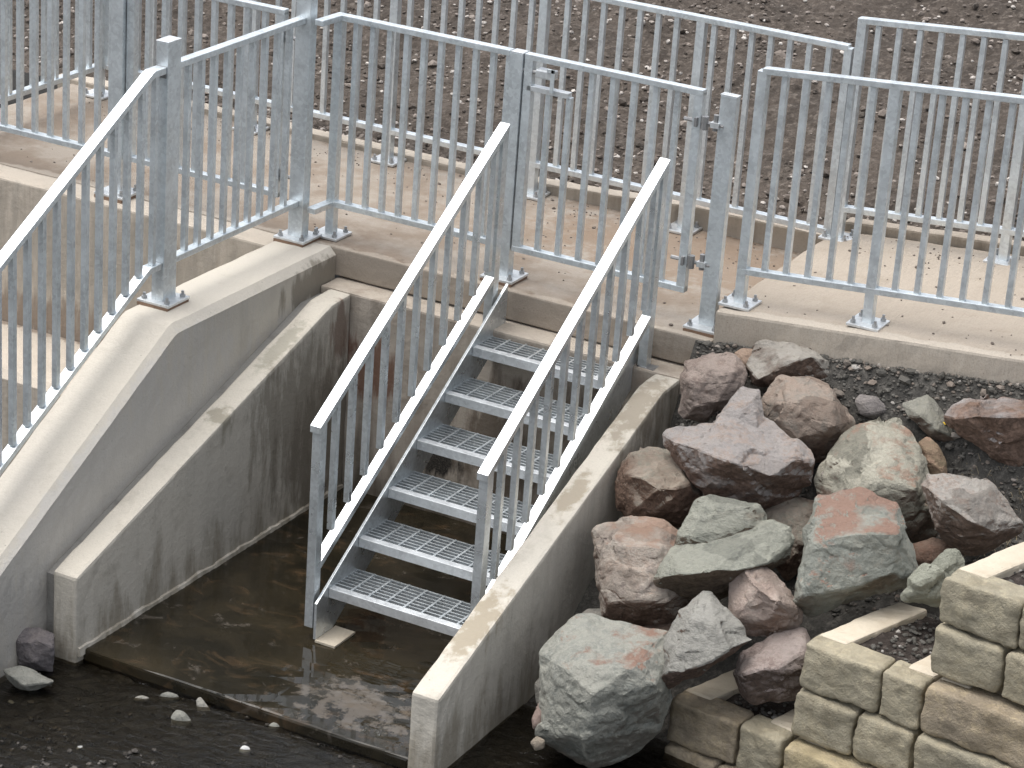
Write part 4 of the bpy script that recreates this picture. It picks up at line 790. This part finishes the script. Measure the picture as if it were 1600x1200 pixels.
# ------------------------------------------------------------------ boulders
def make_rock(hulls, seed):
    bm = bmesh.new()
    for h in hulls:
        b2 = bmesh.new(); vs = [b2.verts.new(p) for p in h]
        r = bmesh.ops.convex_hull(b2, input=vs)
        bmesh.ops.delete(b2, geom=[v for v in b2.verts if not v.link_faces], context='VERTS')
        bmesh.ops.dissolve_limit(b2, angle_limit=.16, verts=b2.verts, edges=b2.edges)
        bmesh.ops.recalc_face_normals(b2, faces=b2.faces)
        bmesh.ops.bevel(b2, geom=list(b2.edges), offset=.005, segments=1, affect='EDGES', profile=.6, clamp_overlap=True)
        bmesh.ops.triangulate(b2, faces=b2.faces)
        me = bpy.data.meshes.new('tmp'); b2.to_mesh(me); b2.free(); bm.from_mesh(me); bpy.data.meshes.remove(me)
    for lim in (.12, .07, .04, .025, .016, .0115):
        es = [e for e in bm.edges if e.calc_length() > lim]
        if es and len(bm.faces) < 24000: bmesh.ops.subdivide_edges(bm, edges=es, cuts=1)
        bmesh.ops.triangulate(bm, faces=[f for f in bm.faces if len(f.verts) > 3])
    bm.normal_update()
    off = Vector((seed * 7.3, seed * 2.9, seed * 5.1))
    ext = sorted(max(v.co[a] for v in bm.verts) - min(v.co[a] for v in bm.verts) for a in range(3)); AMP = min(1.0, ext[0] / .22)
    mv = []; tones = []
    for v in bm.verts:
        p = v.co + off
        q = p * 5.5 + Vector((noise.noise(p * 9), noise.noise(p * 9 + Vector((5, 5, 5))), noise.noise(p * 9 - Vector((5, 5, 5))))) * .35
        ds, pts = noise.voronoi(q); pt = pts[0]
        fc = [max(-1, min(1, (q - k).dot(noise.noise_vector(k * 3.7 + off)) * 1.6 + noise.noise(k * 2.3) * .7)) for k in pts[:2]]
        wt_ = .5 + .5 * min(1, (ds[1] - ds[0]) / .16); fac = fc[0] * wt_ + fc[1] * (1 - wt_)
        tones.append(.5 + .5 * max(-1, min(1, noise.noise(pt * 5.1 + off) * 1.6)))
        q2 = p * 15 + Vector((noise.noise(p * 21), noise.noise(p * 21 + off), noise.noise(p * 21 - off))) * .4
        d2, p2 = noise.voronoi(q2)
        f2 = [max(-1, min(1, (q2 - k).dot(noise.noise_vector(k * 2.9)) * 1.6 + noise.noise(k * 1.7) * .8)) for k in p2[:2]]
        w2 = .5 + .5 * min(1, (d2[1] - d2[0]) / .2); chip = f2[0] * w2 + f2[1] * (1 - w2)
        n1 = noise.noise(p * 7) + .5 * noise.noise(p * 15)
        cr = abs(noise.noise(Vector((p.x * 9, p.y * 9, p.z * 20))))
        n3 = noise.noise(p * 38)
        mv.append(v.normal * AMP * (n1 * .005 + fac * .022 + chip * .0065 - max(0, .12 - cr) * .02 + n3 * .003))
    for v, d in zip(bm.verts, mv): v.co += d
    bm.normal_update()
    c = Vector((0, 0, 0))
    for v in bm.verts: c += v.co
    c /= len(bm.verts); c.z = min(v.co.z for v in bm.verts)
    for v in bm.verts: v.co -= c
    me = bpy.data.meshes.new('boulder'); bm.to_mesh(me); bm.free()
    me.attributes.new('tone', 'FLOAT', 'POINT').data.foreach_set('value', tones)
    return me, c
for i, (k, (mt, label, hulls)) in enumerate(ROCKS.items()):
    me, c = make_rock(hulls, i + 1)
    small = max(max(p[a] for p in hulls[0]) - min(p[a] for p in hulls[0]) for a in range(3)) < .28
    o = link('stone' if small else 'boulder', me, mt, loc=c)
    tag(o, label, 'stone' if small else 'boulder', 'loose stones' if small else 'boulders')

# ------------------------------------------------------------------ stone-faced planters
def block_mesh(lx, ly, lz, seed, rough=.013):
    bm = bmesh.new(); n = 15
    bmesh.ops.create_cube(bm, size=2.0)
    bmesh.ops.subdivide_edges(bm, edges=list(bm.edges), cuts=n, use_grid_fill=True)
    hx, hy, hz = lx / 2, ly / 2, lz / 2; r = .016
    for v in bm.verts:
        p = Vector((v.co.x * hx, v.co.y * hy, v.co.z * hz))
        q = Vector((max(-hx + r, min(hx - r, p.x)), max(-hy + r, min(hy - r, p.y)), max(-hz + r, min(hz - r, p.z))))
        d = p - q
        if d.length > 1e-6: p = q + d.normalized() * r
        s = p + Vector((seed * 3.7, seed, seed * 2.2))
        nn = noise.noise(s * 8) + .5 * noise.noise(s * 19) + .4 * noise.noise(s * 44)
        k = 1.0 if v.co.y < -.2 else .35
        v.co = p + (d.normalized() if d.length > 1e-6 else Vector((0, 0, 0))) * nn * rough * k
    bmesh.ops.recalc_face_normals(bm, faces=bm.faces)
    me = bpy.data.meshes.new('stone_block'); bm.to_mesh(me); bm.free()
    for p in me.polygons: p.use_smooth = True
    me.attributes.new('tone', 'FLOAT', 'POINT').data.foreach_set('value', [max(0, min(1, .42 + .55 * noise.noise(v.co * 11 + Vector((seed, 0, 0))) + .4 * noise.noise(v.co * 27 + Vector((0, seed, 0))))) for v in me.vertices])
    return me
CH = .207                                     # course height
def planter(label, corner, ang, courses, width=.535, depth=.60, rim=True, fill=True, seed=1):
    """corner = left front top corner; courses = per course list of (length, material)"""
    t = thing('stone_planter', label, 'planter', (corner[0], corner[1], corner[2] - CH * len(courses)), 'stone-faced planter units')
    t.rotation_euler = (0, 0, math.radians(ang))
    H = CH * len(courses); th = .155
    for ci, row in enumerate(courses):
        x = 0.0; z = H - CH * (ci + .5)
        for bi, (ln, mt) in enumerate(row):
            me = block_mesh(ln - .010, .15, CH - .012, seed + ci * 3.3 + bi * 1.7)
            o = link('stone_block', me, mt, t, (x + ln / 2, .075 - ci * .022, z)); x += ln
    sw = MB(); g = MB()
    for x0, tp in ((.012, .05), (width - th + .02, .05)):
        sec = []
        for y, dx in ((.10, 0), (.35, .05), (depth, .10)):
            sec.append([(x0 + dx, y, 0), (x0 + dx, y, H - .003), (x0 + dx + th - .03, y, H - .003), (x0 + dx + th - .03, y, 0)])
        o = link('side_wall', MB().loft(sec).mesh('side_wall', .012), 'rim', t); rough_edges(o, .008, .03)
    link('back_wall', MB().box(.10, width + .1, depth - .04, depth, 0, H - .11).mesh('back_wall', .01), 'rim', t)
    if fill:
        nx = 26; vs = []; fs = []
        for j in range(nx):
            for i in range(nx):
                x = .10 + (width + .02 - .10) * i / (nx - 1); y = .11 + (depth - .12) * j / (nx - 1)
                vs.append((x + .10 * y, y, H - .036 + .016 * fbm(x + seed, y, 9, 3, 3) + .008 * fbm(x, y, 40, 2, seed)))
        for j in range(nx - 1):
            for i in range(nx - 1): a = j * nx + i; fs.append((a, a + 1, a + nx + 1, a + nx))
        me = bpy.data.meshes.new('soil_fill'); me.from_pydata(vs, [], fs); me.update(); o = link('soil_fill', me, 'fill', t)
        rr = random.Random(seed); spb = []
        for _ in range(160):
            x = rr.uniform(.13, width - .05); y = rr.uniform(.16, depth - .06); s = rr.uniform(.012, .03); spb.append((x + .1 * y, y, H - .030, s, 1.0 if rr.random() < .12 else rr.random() * .6))
        sc_ = scatter('soil_stones', 'gravelpebble', 'x', 'x', spb, seed); sc_.parent = t
        for kk in ('label', 'category'): del sc_[kk]
    return t
A, B_, C_ = 'block_a', 'block_b', 'block_c'
planter('lowest stone-faced planter at the left foot of the stepped wall', (2.670, -1.600, -.955), -7, [[(.330, C_), (.205, A)], [(.260, C_), (.275, C_)]], fill=True, seed=2)
planter('yellowish stone-faced unit under the middle planter, cut by the picture bottom', (3.215, -1.690, -.955), -7, [[(.47, B_), (.30, C_)], [(.40, C_), (.37, A)]], width=.77, fill=False, seed=5)
planter('middle stone-faced planter filled with dark soil', (3.212, -1.598, -.535), -7, [[(.345, A), (.190, A)], [(.275, A), (.255, A)]], seed=8)
planter('brownish stone-faced unit under the highest planter at the right edge', (3.755, -1.690, -.515), -7, [[(.50, C_), (.25, A)], [(.44, A), (.31, C_)]], width=.75, fill=False, seed=11)
planter('highest stone-faced planter at the right edge of the picture', (3.735, -1.600, -.090), -7, [[(.33, A), (.20, A)], [(.30, A), (.235, A)]], seed=14)

# ------------------------------------------------------------------ small things
# dandelion by the gravel
fz = slope_z(3.24, -.25)
dn = thing('dandelion', 'single yellow dandelion beside the bluish flat boulder', 'flower', (3.24, -.25, fz))
part('stem', MB().cyl((3.24, -.25, fz), (3.245, -.255, fz + .06), .003, 6), 'stem', dn)
hd = MB()
for k in range(14):
    a = k * 2.4; r = .004 + .010 * (k / 14) ** .5; c0 = Vector((3.245, -.255, fz + .060)); hd.cyl(c0, c0 + Vector((math.cos(a) * r, math.sin(a) * r, .008)), .003, 5, .005)
part('flower_head', hd, 'yellow', dn)
# dry grass and weeds on the gravel by the right edge
rnd = random.Random(21); mb = MB()
for _ in range(420):
    x = rnd.uniform(3.25, 3.95); y = rnd.uniform(-.62, -.30); z = slope_z(x, y); h = rnd.uniform(.015, .06); a = rnd.uniform(0, 6.28); lx, ly = math.cos(a) * h * .8, math.sin(a) * h * .8
    p0 = Vector((x, y, z - .005)); sdv = Vector((-math.sin(a), math.cos(a), 0)) * .0022; p1 = p0 + Vector((lx * .5, ly * .5, h * .75)); p2 = p0 + Vector((lx, ly, h * .8))
    mb.poly([p0 - sdv, p0 + sdv, p1 + sdv * .7, p1 - sdv * .7, p2], [(0, 1, 2, 3), (3, 2, 4)])
o = link('dry_grass', mb.mesh('dry_grass'), 'straw'); o['kind'] = 'stuff'; tag(o, 'sparse dry grass blades on the gravel at the right', 'grass')
